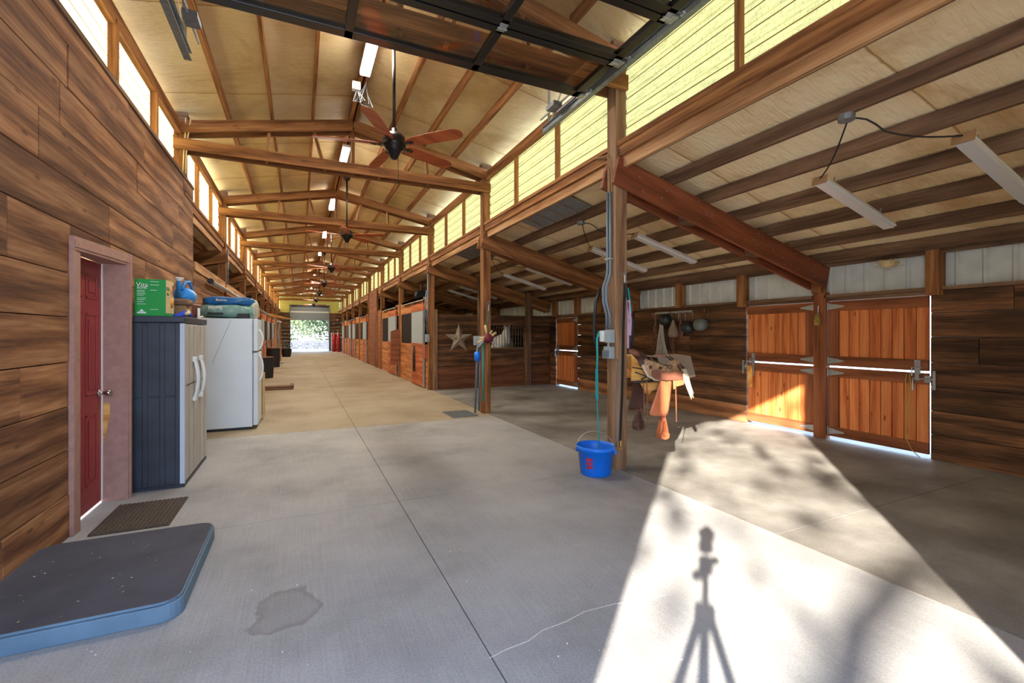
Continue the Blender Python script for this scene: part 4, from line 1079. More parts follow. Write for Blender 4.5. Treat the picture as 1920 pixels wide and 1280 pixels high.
mb = MB(); mb.lathe([(0, 0), (.045, 0), (.045, .02), (0, .02)], 16, (-1.38, 5.69, bz+.216)); mb.build('lid', 'kraft', t)
# blue bag with brown handle
mb = MB()
mb.grid(lambda u, v: (-1.06+.05*math.sin(3*v)-.1*(v), 5.52+.42*u, bz+.005+.055*math.sin(PI*u)*math.sin(PI*v)+.02*math.sin(9*u+4*v)**2), 16, 8)
tag(mb.build('blue_cloth', 'blue3', solid=.012, smooth=True, loc=(-1.1, 5.7, bz)), 'crumpled bright blue cloth at the front edge of the cabinet top', 'cloth')
mb = MB(); mb.tube([(-1.02, 5.44, bz+.03), (-1.03, 5.6, bz+.045), (-1.06, 5.74, bz+.075)], [.016, .02, .016], 8)
tag(mb.build('wooden_stick', 'sand', smooth=True, loc=(-1.03, 5.6, bz+.03)), 'short tan wooden stick lying over the blue cloth', 'stick')
mb = MB(); mb.box(-1.03, -1.02, 6.06, 6.14, bz, bz+.12); tag(mb.build('white_card', 'white', loc=(-1.02, 6.1, bz)), 'small upright white card at the front edge of the cabinet top', 'card')
mb = MB(); mb.tube([(-1.0, 5.98, bz+.015), (-.99, 6.1, bz+.03), (-1.0, 6.22, bz+.02)], .008, 6); tag(mb.build('white_tool', 'white_plastic', loc=(-1, 6.1, bz)), 'thin white plastic tool lying in front of the white card', 'tool')
# brown wicker basket
mb = MB()
for i in range(9): mb.lathe([(.15+.004*i-.008, .0), (.15+.004*i, .009), (.15+.004*i-.008, .018)], 26, (-1.2, 6.2, bz+.018*i))
mb.lathe([(0, 0), (.14, 0), (.15, .01)], 26, (-1.2, 6.2, bz))
tag(mb.build('wicker_basket', 'leather_mid', loc=(-1.2, 6.2, bz)), 'round brown wicker basket at the far end of the cabinet top', 'basket')
# blue watering can
t = thing('watering_can', 'blue plastic watering can with white rose, lying on the cabinet clutter', 'watering can', (-1.2, 6.2, bz+.165))
mb = MB(); mb.lathe([(0, -.12), (.085, -.12), (.095, -.1), (.1, .1), (.09, .13), (0, .13)], 24, (-1.2, 6.34, bz+.265), axis='y'); mb.build('body', 'blue2', t, smooth=True)
mb = MB(); mb.tube([(-1.2, 6.24, bz+.23), (-1.2, 6.08, bz+.24), (-1.19, 5.98, bz+.31), (-1.17, 5.90, bz+.41)], [.028, .025, .022, .02], 10); mb.build('spout', 'blue2', t, smooth=True)
mb = MB(); mb.lathe([(.02, -.03), (.045, 0), (.045, .006), (0, .012)], 16, (-1.165, 5.89, bz+.425)); mb.build('rose', 'white', t)
mb = MB(); mb.tube([(-1.2, 6.18, bz+.33), (-1.18, 6.26, bz+.42), (-1.17, 6.42, bz+.44), (-1.17, 6.55, bz+.37), (-1.18, 6.57, bz+.26)], .016, 10); mb.build('handle', 'blue2', t, smooth=True)

# bags on the fridge
def bag(name, c, d, mats, label, seed, parts=()):
    rr = random.Random(seed); t = thing(name, label, 'bag', (c[0], c[1], c[2]))
    mb = MB()
    def fn(u, v):
        a = 2*PI*u; b2 = PI*(v-.5)
        cx, sx = math.cos(a), math.sin(a)
        e = lambda q: math.copysign(abs(q)**.55, q)
        w = 1+.05*math.sin(7*a+seed)+.04*math.sin(13*a+5*b2)
        return (c[0]+d[0]/2*e(cx)*e(math.cos(b2))*w, c[1]+d[1]/2*e(sx)*e(math.cos(b2))*w, c[2]+d[2]/2+d[2]/2*e(math.sin(b2))*(1+.1*math.sin(5*a+seed)))
    mb.grid(fn, 36, 14); mb.build('sack', mats, t, smooth=True)
    return t
fz = FH
b1 = bag('pellet_bag', (-1.02, 8.33, fz+.012), (.72, .62, .2), 'teal_bag', 'crumpled teal and cream feed bag lying on top of the fridge', 2)
text('bag_text', 'PRIME', .07, 'white', b1, (-.12, -.318, .14), (PI/2-.1, 0, 0), .002)
mb = MB(); mb.box(-1.24, -1.04, 8.005, 8.012, fz+.05, fz+.085); mb.build('label_strip', 'near_black', b1)
b2 = bag('bedding_bag', (-1.0, 8.4, fz+.19), (.7, .55, .15), 'blue_bag', 'glossy blue plastic bag lying over the teal feed bag', 5)
text('bag_text', 'Bounty', .05, 'white', b2, (-.08, -.282, .09), (PI/2-.1, 0, 0), .002)
bag('clear_bag', (-.72, 8.45, fz+.005), (.22, .5, .3), 'clear_bag', 'crinkled clear plastic bag at the aisle end of the fridge top', 9)
mb = MB(); mb.box(-.86, -.7, 8.01, 8.1, fz+.001, fz+.075); tag(mb.build('black_case', 'near_black', loc=(-.78, 8.05, fz), bevel=.01), 'small black case on the front corner of the fridge top', 'case')
# carton beyond the fridge, barrels, dog bed, etc.
t = thing('carton', 'tan wooden crate standing just beyond the fridge', 'crate', (-.75, 9.05, 0))
mb = MB(); mb.box(-1.1, -.58, 8.85, 9.25, 0, .78); mb.build('box', 'kraft', t, bevel=.005)
mb = MB()
for z in (.02, .7): mb.box(-1.1, -.575, 8.84, 8.85, z, z+.06)
for y in (8.86, 9.03, 9.2): mb.box(-.58, -.565, y-.03, y+.03, 0, .78)
mb.build('slat', 'sand', t)
mb = MB(); mb.tube([(-.99, 10.2, 0), (-1.0, 10.2, 1.1), (-1.02, 10.2, 1.95), (-1.1, 10.2, 2.1), (-1.2, 10.25, 2.0)], .022, 8)
tag(mb.build('copper_hose', 'leather', loc=(-1, 10.2, 0), smooth=True), 'reddish hose standing up along the wall just past the fridge', 'hose')
def barrel(x, y, r_, h, label):
    t = thing('barrel', label, 'barrel', (x, y, 0), group='black bins along the left side')
    mb = MB(); mb.lathe([(0, 0), (r_*.93, 0), (r_*.95, .03), (r_, h*.5), (r_, h*.9), (r_*1.04, h*.91), (r_*1.04, h*.97), (0, h*.97)], 28, (x, y, 0)); mb.build('body', 'black_rubber', t)
    mb = MB(); mb.lathe([(0, h*.97), (r_*1.02, h*.97), (r_*1.0, h), (0, h)], 28, (x, y, 0)); mb.build('lid', 'kraft_d', t)
barrel(-1.08, 17.3, .28, .70, 'black rubber bin against the left stalls, the nearer of two')
barrel(-1.06, 22.8, .26, .86, 'black bin against the left stalls, the farther and taller')
mb = MB(); mb.box(-1.3, -.15, 13.35, 14.05, 0, .06); mb.box(-1.3, -.15, 13.35, 13.45, .06, .1)
mb.box(-.25, -.15, 13.35, 14.05, .06, .1)
tag(mb.build('dog_bed', 'kraft_d', loc=(-.7, 13.7, 0), bevel=.03), 'flat brown pet bed on the floor beyond the fridge', 'pet bed')
mb = MB(); mb.box(-.42, .0, 14.3, 15.0, 0, .0)
# awning rack
t = thing('wooden_canopy', 'small wooden canopy shelf on posts along the left stalls, far away', 'canopy', (-1.2, 27, 0))
mb = MB(); mb.prism([(-1.5, 26.6, 2.55), (-.35, 26.6, 2.25), (-1.5, 26.6, 2.38)], (0, 1.6, 0)); mb.build('roof', 'rack_wood', t)
for x, y in ((-1.15, 26.7), (-.98, 28.1)):
    mb = MB(); mb.box(x-.05, x+.05, y-.05, y+.05, 0, 2.4, along=2); mb.build('leg', 'timber_pale', t)
t = thing('patio_heater', 'tall slim steel post lamp under the wooden canopy on the left', 'lamp', (-.95, 25.5, 0))
mb = MB(); mb.lathe([(0, 0), (.2, 0), (.2, .05), (.03, .08), (.025, 1.7), (.06, 1.75), (.07, 2.0), (.16, 2.05), (0, 2.15)], 16, (-.95, 25.5, 0)); mb.build('post', 'galv', t)
t = thing('potted_plant', 'leafy green potted plant near the far door on the left', 'plant', (-.8, 33, 0))
mb = MB(); mb.lathe([(0, 0), (.25, 0), (.33, .5), (.3, .5), (.28, .45), (0, .45)], 20, (-.8, 33, 0)); mb.build('pot', 'near_black', t)
mb = MB()
for i in range(70):
    a, r2, z = R(0, 6.28), R(.05, .45), R(.5, 1.5); p = Vector((-.8+r2*math.cos(a), 33+r2*math.sin(a), z)); q = Vector((R(-.12, .12), R(-.12, .12), R(-.05, .12))); s2 = Vector((q.y, -q.x, .03))
    i0 = len(mb.v); mb.v += [tuple(p-q), tuple(p+s2*.5), tuple(p+q), tuple(p-s2*.5)]; mb.face((i0, i0+1, i0+2, i0+3))
mb.build('leaves', 'leaf_d', t)
# far right corner
t = thing('wire_rack', 'white wire rack standing beside the far door on the right', 'rack', (2.6, 41.8, 0))
mb = MB()
for x in (2.42, 2.9):
    for y in (41.6, 42.0): mb.tube([(x, y, 0), (x, y, 1.6)], .02, 6)
for z in (.3, .7, 1.1, 1.5): mb.box(2.42, 2.9, 41.6, 42.0, z, z+.03)
mb.build('frame', 'white_metal', t)
for i, x in enumerate((2.78, 3.08)):
    y = (40.9, 40.2)[i]
    t = thing('gas_cylinder', ['red gas cylinder near the far door on the right, in front', 'red gas cylinder near the far door on the right, behind'][i], 'cylinder', (x-.2, y, 0))
    mb = MB(); mb.lathe([(0, 0), (.14, 0), (.14, 1.3), (.1, 1.42), (.05, 1.45), (.05, 1.55), (0, 1.55)], 20, (x-.2, y, 0)); mb.build('body', 'red', t, smooth=True)
    mb = MB(); mb.lathe([(0, 1.55), (.07, 1.55), (.07, 1.68), (0, 1.68)], 12, (x-.2, y, 0)); mb.build('valve', 'brass', t)
# long pole on the left rail
t = thing('long_pole', 'long metal pole resting on hooks along the left rail above the fridge', 'pole', (-1.43, 10, 2.4))
mb = MB(); mb.tube([(-1.42, 9.5, 2.38), (-1.42, 15.4, 2.40)], .035, 10); mb.build('tube', 'galv', t, smooth=True)
mb = MB(); mb.lathe([(0, 0), (.05, 0), (.05, .06), (0, .06)], 14, (-1.42, 9.46, 2.38), axis='y'); mb.build('end_cap', 'near_black', t)
# conduits at the left wall end and posts
mb = MB(); mb.tube([(-1.53, 8.53, .2), (-1.53, 8.53, 3.6), (-1.6, 8.5, 3.9)], .02, 8); tag(mb.build('conduit_pipe', 'galv_dull', smooth=True, loc=(-1.53, 8.53, 0)), 'thin dark conduit running up the end of the left plank wall', 'conduit')
mb = MB(); mb.tube([(-1.44, 11.72, 2.55), (-1.44, 11.72, 3.3)], .02, 8); tag(mb.build('conduit_pipe', 'galv_dull', smooth=True, loc=(-1.44, 11.72, 2.5)), 'thin dark conduit on the first free-standing left post', 'conduit')
mb = MB(); mb.tube([(-1.46, 7.78, 4.5), (-1.47, 7.8, 4.3), (-1.49, 7.81, 4.0), (-1.5, 7.82, 3.72)], .009, 6); mb.tube([(-1.40, 7.78, 4.5), (-1.44, 7.8, 4.25), (-1.46, 7.81, 4.0), (-1.47, 7.82, 3.72)], .009, 6)
tag(mb.build('loose_cable', 'sand', smooth=True, loc=(-1.46, 7.8, 4)), 'pale loose cables dropping down the post above the left plank wall', 'cable')

# ------------------------------------------------------------------ floor mats
mt = thing('foam_mat', 'large thick blue-grey foam mat with rounded corners on the floor at lower left', 'mat', (-1, 3.4, 0))
def rrect(x0, x1, y0, y1, r_, z, n=6, skew=0):
    P = []
    for cx, cy, a0 in ((x1-r_, y0+r_, -90), (x1-r_, y1-r_, 0), (x0+r_, y1-r_, 90), (x0+r_, y0+r_, 180)):
        for i in range(n+1):
            a = math.radians(a0+90*i/n); P.append((cx+r_*math.cos(a), cy+r_*math.sin(a), z))
    return P
mb = MB(); mb.prism(rrect(-1.49, -.55, 2.82, 3.92, .10, 0), (0, 0, .085)); mb.build('side_wall', 'mat_side', mt, bevel=.006)
mb = MB(); mb.prism(rrect(-1.485, -.56, 2.83, 3.91, .09, .0855), (0, 0, .014)); mb.build('top_cover', 'mat_top', mt, bevel=.006)
mb = MB(); mb.tube(rrect(-1.48, -.565, 2.835, 3.905, .09, .092), .008, 6, closed=True); mb.build('piping', 'mat_side', mt, smooth=True)
mb = MB(); mb.box(-1.38, -.9, 4.24, 4.9, .001, .008)
for i in range(16): mb.box(-1.38+.03*i, -1.38+.03*i+.014, 4.25, 4.89, .008, .014)
tag(mb.build('door_mat', 'rug', loc=(-1.1, 4.5, 0)), 'brown ribbed doormat in front of the red door', 'mat')
mb = MB(); mb.box(2.4, 2.88, 7.6, 8.25, .001, .01)
for i in range(12): mb.box(2.4+.04*i, 2.4+.04*i+.02, 7.6, 8.25, .01, .018)
tag(mb.build('rubber_floor_mat', 'galv_dull', loc=(2.6, 7.9, 0)), 'small grey ribbed mat at the foot of the wind chime post', 'mat')
mb = MB(); mb.lathe([(0, 0), (.09, 0), (.1, .03), (.08, .07), (0, .085)], 16, (-.98, 2.30, 0)); mb.v = [((x+.98)*1.6-1.04, y, z) for x, y, z in mb.v]
tag(mb.build('blue_shoe_toe', 'blue2', smooth=True, loc=(-1.0, 2.3, 0)), 'tip of a blue object poking in at the bottom left corner of the picture', 'shoe')
# scattered leaf litter: uncountable crumbs
mb = MB()
for i in range(260):
    x, y = R(-1.4, 3.0), R(1.0, 4.5)
    if R(0, 1) < .4: x = R(-1.4, .4)
    a, s2 = R(0, 6.28), R(.003, .009); i0 = len(mb.v); z = .1 if (-1.47 < x < -.58 and 2.85 < y < 3.9) else .001
    mb.v += [(x+s2*math.cos(a), y+s2*math.sin(a), z), (x-s2*.5*math.sin(a), y+s2*.5*math.cos(a), z+.002), (x-s2*math.cos(a), y-s2*math.sin(a), z), (x+s2*.5*math.sin(a), y-s2*.5*math.cos(a), z+.002)]
    mb.face((i0, i0+1, i0+2, i0+3), None, 0 if i % 3 else 1)
tag(mb.build('leaf_litter', [plain('litter', (170, 176, 110), .8), 'white']), 'tiny yellow-green leaf crumbs and white specks on the front floor', 'litter', kind='stuff')

# ------------------------------------------------------------------ bucket post fittings
px0, py0 = XR, 4.02; LX = px0-.075; FYY = py0-.075
t = thing('conduit_run', 'pair of grey conduits bending down the left face of the bucket post', 'conduit', (LX, py0, 2))
for o_ in (-.03, .022):
    y = py0+.02+o_
    mb = MB(); mb.tube([(LX-.018, y, 2.98), (LX-.018, y, 2.3), (LX-.02, y, 2.1), (LX-.075, y, 1.95), (LX-.075, y, 1.8), (LX-.03, y, 1.66), (LX-.028, y, 1.5)], .016, 10); mb.build('pipe', 'conduit', t, smooth=True)
mb = MB(); mb.box(LX-.04, LX, py0-.035, py0+.07, 2.255, 2.27); mb.build('pipe_strap', 'galv', t)
mb = MB()
for q in (-.02, .02, .04): mb.tube([(LX-.01, py0+q, 2.98), (LX-.015, py0+q, 3.2), (LX-.01+q, py0+q+.05, 3.38), (LX+.0, py0+.3, 3.45)], .007, 6)
mb.build('wires', 'kraft', t)
t = thing('outlet_box', 'grey weatherproof outlet box on the bucket post, the upper one', 'electrical box', (LX-.03, py0, 1.42))
mb = MB(); mb.box(LX-.07, LX, py0-.06, py0+.03, 1.36, 1.5); mb.build('box', 'grey_box', t, bevel=.006)
mb = MB(); mb.box(LX-.085, LX-.05, py0+.035, py0+.10, 1.37, 1.49); mb.build('cover', 'white_metal', t, bevel=.004)
mb = MB(); mb.tube([(LX-.04, py0, 1.36), (LX-.04, py0, 1.32)], .014, 8); mb.build('connector', 'galv', t)
t = thing('switch_box', 'grey switch box on the bucket post, the lower one', 'electrical box', (LX-.03, py0, 1.25))
mb = MB(); mb.prism([(LX-.075, py0-.06, 1.19), (LX, py0-.06, 1.19), (LX, py0-.06, 1.32), (LX-.06, py0-.06, 1.32)], (0, .12, 0)); mb.build('box', 'grey_box', t, bevel=.008)
mb = MB(); mb.box(LX-.085, LX-.076, py0-.05, py0+.05, 1.2, 1.28); mb.build('lid', 'conduit', t)
t = thing('lead_rope', 'black lead strap with brass snap hanging down the front of the bucket post', 'rope', (px0+.01, FYY, 2.05))
mb = MB(); mb.tube([(px0+.035+.014*math.cos(a), FYY-.008, 2.10+.014*math.sin(a)) for a in [2*PI*i/12 for i in range(12)]], .004, 6, closed=True); mb.tube([(px0+.035, FYY-.008, 2.085), (px0+.036, FYY-.012, 2.0)], .007, 6); mb.build('ring_and_snap', 'galv', t)
mb = MB(); mb.tube([(px0+.036, FYY-.014, 2.0), (px0+.036, FYY-.015, 1.85)], .014, 8); mb.build('knot', 'black_rubber', t)
mb = MB()
P = [(px0+.034, 1.86), (px0+.022, 1.6), (px0+.012, 1.2), (px0+.0, .8), (px0-.025, .32)]
for (xa, za), (xb, zb) in zip(P, P[1:]): mb.beam((xa, FYY-.012, za), (xb, FYY-.012, zb), .008, .026, up=(1, 0, 0))
mb.build('strap', 'black_rubber', t)
mb = MB(); mb.tube([(px0-.025, FYY-.012, .32), (px0-.025, FYY-.012, .26)], .012, 8); mb.tube([(px0-.025+.016*math.cos(a), FYY-.012, .235+.02*math.sin(a)) for a in [2*PI*i/12 for i in range(12)]], .005, 6, closed=True); mb.build('brass_snap', 'brass', t)
mb = MB(); P = [(LX+.012, FYY-.004, 1.19)]+[(LX+.02-.02*i/8+.004*math.sin(i), FYY-.008, 1.15-.9*i/8) for i in range(9)]; mb.tube(P, .006, 6)
tag(mb.build('thin_cable', 'conduit', smooth=True, loc=(LX, FYY, 1)), 'thin grey cable running down the corner of the bucket post', 'cable')
t = thing('teal_strap', 'teal nylon strap hanging from the outlet box down into the bucket', 'strap', (2.94, 4.1, 1.4))
mb = MB(); P = [(2.99, 4.12, 1.47), (2.96, 4.12, 1.48), (2.93, 4.12, 1.4), (2.935, 4.12, 1.2), (2.92, 4.11, 1.05)]
mb.tube(P, [.008, .012, .012, .012, .01], 6); mb.build('loop', 'teal', t, smooth=True)
mb = MB(); mb.beam((2.92, 4.11, 1.07), (2.915, 4.1, .75), .012, .03, up=(1, 0, 0)); mb.beam((2.915, 4.1, .76), (2.91, 4.05, .24), .006, .012, up=(1, 0, 0)); mb.build('tail', 'teal', t)
# black hose loop left of the box and halters on the right side of the post
mb = MB(); P = [(3.0, 4.16, 1.95), (2.95, 4.17, 1.8), (2.925, 4.17, 1.6), (2.93, 4.17, 1.4), (2.97, 4.17, 1.3)]; mb.tube(P, .018, 8)
tag(mb.build('black_hose', 'near_black', smooth=True, loc=(2.95, 4.17, 1.6)), 'dark hose curving behind the conduits on the bucket post', 'hose')
t = thing('halter_bundle', 'black leads and a pink halter hanging behind the right side of the bucket post', 'halter', (3.24, 3.98, 1.9))
mb = MB()
for k_, dx in enumerate((0, .014, .026)):
    P = [(3.205, 3.98, 2.0-.03*k_), (3.225+dx, 3.98, 1.85), (3.27+dx, 3.97, 1.6), (3.275+dx, 3.97, 1.42), (3.245+dx*.5, 3.97, 1.3), (3.215, 3.97, 1.2)]; mb.tube(P, .011, 8)
mb.build('black_lead', 'near_black', t, smooth=True)
mb = MB(); mb.beam((3.215, 3.95, 1.82), (3.245, 3.95, 1.58), .01, .035, up=(1, 0, 0)); mb.beam((3.235, 3.95, 1.58), (3.225, 3.95, 1.44), .012, .05, up=(1, 0, 0)); mb.beam((3.208, 3.95, 1.8), (3.212, 3.95, 1.3), .01, .022, up=(1, 0, 0)); mb.build('pink_halter', 'pink', t)
mb = MB(); mb.tube([(3.215, 3.955, 1.95), (3.24, 3.955, 1.82), (3.262, 3.955, 1.68)], .010, 6); mb.build('teal_band', 'teal', t, smooth=True)
# bucket
bk = thing('bucket', 'bright blue plastic bucket with wire handle and red lettering beside the timber post', 'bucket', (2.80, 3.96, 0))
mb = MB(); mb.lathe([(0, .0), (.15, 0), (.158, .012), (.185, .255), (.2, .258), (.2, .3), (.192, .3), (.19, .265), (.178, .25), (.152, .02), (0, .015)], 40, (2.80, 3.96, 0)); mb.build('shell', 'blue', bk, smooth=True)
mb = MB(); mb.lathe([(0, .2), (.174, .2)], 30, (2.80, 3.96, 0)); mb.build('contents', plain('bucket_fill', (16, 60, 140), .15), bk)
mb = MB(); P = []
ca, sa = math.cos(-.75), math.sin(-.75)
for q in range(17):
    a = PI*q/16; P.append((2.80+.198*math.cos(a)*ca+.03*math.sin(a), 3.96+.198*math.cos(a)*sa+.06*math.sin(a), .255+.17*math.sin(a)))
mb.tube(P, .0035, 6); mb.build('wire_handle', 'galv', bk, smooth=True)
mb = MB()
for s_ in (-1, 1): mb.box(2.80+s_*.195*ca-.014, 2.80+s_*.195*ca+.014, 3.96+s_*.195*sa-.012, 3.96+s_*.195*sa+.012, .215, .26)
mb.build('ear', 'blue', bk, bevel=.004)
lb_ = MB()
def onb(a, z, r_=.0): rr = .158+(.185-.158)*(z-.012)/.243+r_; return (2.80+rr*math.cos(a), 3.96+rr*math.sin(a), z)
a0 = math.radians(-158)
for (z0, z1) in ((.085, .117), (.125, .157), (.165, .197)):
    for i in range(3):
        aa = a0+i*.14
        lb_.grid(lambda u, v: onb(aa+.115*u, z0+(z1-z0)*v, .0012), 3, 1)
lb_.build('red_lettering', 'red', bk)
for zz, s_ in ((.181, 'ICE'), (.141, 'BUCKET'), (.101, 'ICE')):
    pass

# ------------------------------------------------------------------ saddle on its wall rack
t = thing('saddle_rack', 'orange plywood saddle rack with black iron arm fixed to the bucket post', 'rack', (3.2, 4.0, .95))
mb = MB()
for y in (3.86, 4.14): mb.prism([(3.19, y, 1.24), (3.19, y, .955), (3.78, y, .955), (3.78, y, .98), (3.42, y, 1.03)], (0, .018, 0))
mb.prism([(3.19, 3.88, 1.24), (3.42, 3.88, 1.03), (3.42, 3.88, 1.01), (3.19, 3.88, 1.22)], (0, .26, 0)); mb.prism([(3.42, 3.88, 1.03), (3.78, 3.88, .98), (3.78, 3.88, .96), (3.42, 3.88, 1.01)], (0, .26, 0))
mb.prism([(3.19, 3.85, .94), (3.30, 3.85, .93), (3.34, 3.85, .88), (3.36, 3.85, .82), (3.42, 3.85, .80), (3.46, 3.85, .84), (3.60, 3.85, .86), (3.70, 3.85, .94)], (0, .02, 0))
mb.build('plywood_frame', 'rack_wood', t, bevel=.003)
mb = MB(); mb.tube([(3.19, 3.835, .945), (3.9, 3.835, .945)], .012, 8); mb.tube([(3.2, 4.17, .945), (3.9, 4.17, .945)], .012, 8); mb.tube([(3.9, 3.835, .945), (3.9, 4.17, .945)], .012, 8); mb.tube([(3.19, 3.85, 1.10), (3.42, 3.85, 1.06)], .006, 6); mb.build('iron_arm', 'near_black', t, smooth=True)

sd = thing('saddle', 'tooled western saddle with orange-brown fenders and stirrups on a rack beside the post', 'saddle', (3.6, 4.0, .95))
YC = 4.0
def curved(outline, s_, y0, bulge, th, n=1):
    """a leather panel with a drawn outline (x, z) hung on side s_, bellied outward"""
    mb = MB(); xs = [p[0] for p in outline]; zs = [p[1] for p in outline]; x0, x1, z0, z1 = min(xs), max(xs), min(zs), max(zs)
    cx, cz = sum(xs)/len(xs), sum(zs)/len(zs)
    def Y(x, z): return YC+s_*(y0+bulge*math.sin(PI*(x-x0)/(x1-x0)))
    rings = [1, .8, .55, .3]; k = len(outline)
    for o_ in (th, 0):
        b = len(mb.v)
        for r_ in rings:
            for (x, z) in outline:
                xx, zz = cx+(x-cx)*r_, cz+(z-cz)*r_; mb.v.append((xx, Y(xx, zz)+s_*o_*(1 if r_ < 1 else .6), zz))
        mb.v.append((cx, Y(cx, cz)+s_*o_, cz))
        for i in range(len(rings)-1):
            for j in range(k):
                q = (b+i*k+j, b+i*k+(j+1) % k, b+(i+1)*k+(j+1) % k, b+(i+1)*k+j); mb.face(q if (o_ > 0) == (s_ < 0) else q[::-1])
        i = len(rings)-1
        for j in range(k):
            q = (b+i*k+j, b+i*k+(j+1) % k, b+4*k); mb.face(q if (o_ > 0) == (s_ < 0) else q[::-1])
    h = 4*k+1
    for j in range(k):
        q = (j, h+j, h+(j+1) % k, (j+1) % k); mb.face(q)
    return mb
def spline(pts, n=5):
    out = []; k = len(pts)
    for i in range(k):
        p0, p1, p2, p3 = pts[i-1], pts[i], pts[(i+1) % k], pts[(i+2) % k]
        for j in range(n):
            t_ = j/n; out.append(tuple(.5*((2*p1[c]) + (-p0[c]+p2[c])*t_ + (2*p0[c]-5*p1[c]+4*p2[c]-p3[c])*t_*t_ + (-p0[c]+3*p1[c]-3*p2[c]+p3[c])*t_**3) for c in (0, 1)))
    return out
# felt blanket: stiff flat top with sharp corners, hanging on both sides
mb = MB()
def bf(u, v):
    x = 3.50+.47*u; a = (v-.5)*2; w_ = abs(a)
    y = YC+math.copysign(min(w_/.5, 1)*.19+max(0, w_-.5)*.12, a); z = 1.215-.03*u*0-.012*min(w_/.5, 1)-max(0, w_-.5)/.5*.22-.02*math.sin(PI*u)
    return (x+.02*max(0, w_-.5), y, z)
mb.grid(bf, 10, 20); mb.build('felt_blanket', 'felt', sd, solid=.016, smooth=False)
# seat surface from pommel to cantle
def zprof(x):
    K = [(3.28, 1.12), (3.34, 1.18), (3.42, 1.12), (3.50, 1.09), (3.58, 1.12), (3.66, 1.175), (3.74, 1.16), (3.82, 1.10), (3.90, 1.03)]
    for (xa, za), (xb, zb) in zip(K, K[1:]):
        if x <= xb: u = (x-xa)/(xb-xa); u = u*u*(3-2*u); return za+(zb-za)*u
    return K[-1][1]
mb = MB(); mb.grid(lambda u, v: (3.28+.62*u, YC+(v-.5)*2*.2, zprof(3.28+.62*u)+.02*math.cos(PI*(v-.5))), 30, 10); mb.build('seat', 'leather_tan', sd, solid=.014, smooth=True)
for s_ in (-1, 1):
    side = s_ < 0
    ol = [(3.28+.62*i/24, zprof(3.28+.62*i/24)+.004) for i in range(25)]+[(3.91, .98), (3.86, .955), (3.7, .965), (3.55, .955), (3.42, .97), (3.34, 1.02)]
    curved([(x-.01, z-.012) for x, z in ol], s_, .195, .02, .03).build('fleece_lining', 'fleece', sd, smooth=True)
    curved(ol, s_, .225, .022, .01).build('tooled_skirt', 'leather_tan', sd, smooth=True)
    jk = spline([(3.38, 1.06), (3.42, 1.075), (3.50, 1.055), (3.62, 1.045), (3.72, 1.06), (3.80, 1.05), (3.84, 1.0), (3.80, .965), (3.66, .955), (3.50, .965), (3.40, .985), (3.365, 1.02)])
    curved(jk, s_, .245, .025, .008).build('jockey_flap', 'leather_mid', sd, smooth=False)
    mb = MB()
    for (cx_, cz_, r_) in ((3.60, 1.10, .045), (3.74, 1.10, .035), (3.47, 1.09, .03)):
        P = [(cx_+r_*(1-.03*i)*math.cos(.5*i), YC+s_*(.252+.012), cz_+r_*.6*(1-.03*i)*math.sin(.5*i)) for i in range(22)]; mb.tube(P, .0035, 5)
    mb.prism([(3.35+.03*(1 if q % 2 == 0 else .45)*math.cos(PI/2+q*PI/5), YC+s_*.252, 1.105+.03*(1 if q % 2 == 0 else .45)*math.sin(PI/2+q*PI/5)) for q in range(10)], (0, .004, 0))
    mb.build('tooled_scroll', 'leather_dark', sd, smooth=False)
    dx = 0 if side else .12; dz = 0 if side else -.02
    fo = spline([(3.465+dx, .955+dz), (3.55+dx, .945+dz), (3.645+dx, .945+dz), (3.635+dx, .85+dz), (3.605+dx, .70+dz), (3.565+dx, .59+dz), (3.45+dx, .585+dz), (3.345+dx, .60+dz), (3.35+dx, .66+dz), (3.395+dx, .78+dz), (3.43+dx, .88+dz)], 3)
    fd = curved(fo, s_, .24, .03, .008).build('fender', 'leather' if side else 'leather_dark', sd, smooth=True)  # far fender in darker leather, its shade put into the colour
    xs = 3.50+dx; ys_ = YC+s_*.262
    mb = MB()
    for q in (-.028, .024): mb.beam((xs+q, ys_, .60+dz), (xs+q*.8, ys_, .50+dz), .028, .009, up=(1, 0, 0))
    mb.tube([(xs-.04, ys_, .57+dz), (xs+.04, ys_, .57+dz)], .008, 6)
    mb.build('stirrup_strap', 'leather_mid', fd)
    mb = MB(); P = [(-.02, .565), (-.034, .52), (-.052, .45), (-.062, .395), (-.05, .35), (0, .336), (.05, .35), (.062, .395), (.052, .45), (.034, .52), (.02, .565)]
    ring = [(xs+x_, z_+dz) for x_, z_ in P]
    inner = [(xs+(x_-xs)*.5, .44+dz+(z_-.44-dz)*.70) for x_, z_ in ring]
    for (a, a2), (b_, b2) in zip(zip(ring, inner), list(zip(ring, inner))[1:]+[(ring[0], inner[0])]):
        wd = .045 if min(a[1], b_[1]) < .39 else .028; i = len(mb.v)
        for yy in (ys_-wd, ys_+wd): mb.v += [(a[0], yy, a[1]), (b_[0], yy, b_[1]), (b2[0], yy, b2[1]), (a2[0], yy, a2[1])]
        for q in ((0, 1, 2, 3), (7, 6, 5, 4), (0, 4, 5, 1), (3, 2, 6, 7)): mb.face([i+w2 for w2 in q])
    mb.build('stirrup', 'leather' if side else 'leather_dark', sd, bevel=.003)  # far stirrup darkened likewise, shade painted into its leather
mb = MB(); P = [(3.36+.01*math.cos(a), YC+.17*math.sin(a), 1.13+.10*math.cos(a)) for a in [(-1.5+3*i/14) for i in range(15)]]; mb.tube(P, [.022+.022*math.sin(PI*i/14) for i in range(15)], 10); mb.build('swell', 'leather_dark', sd, smooth=True)
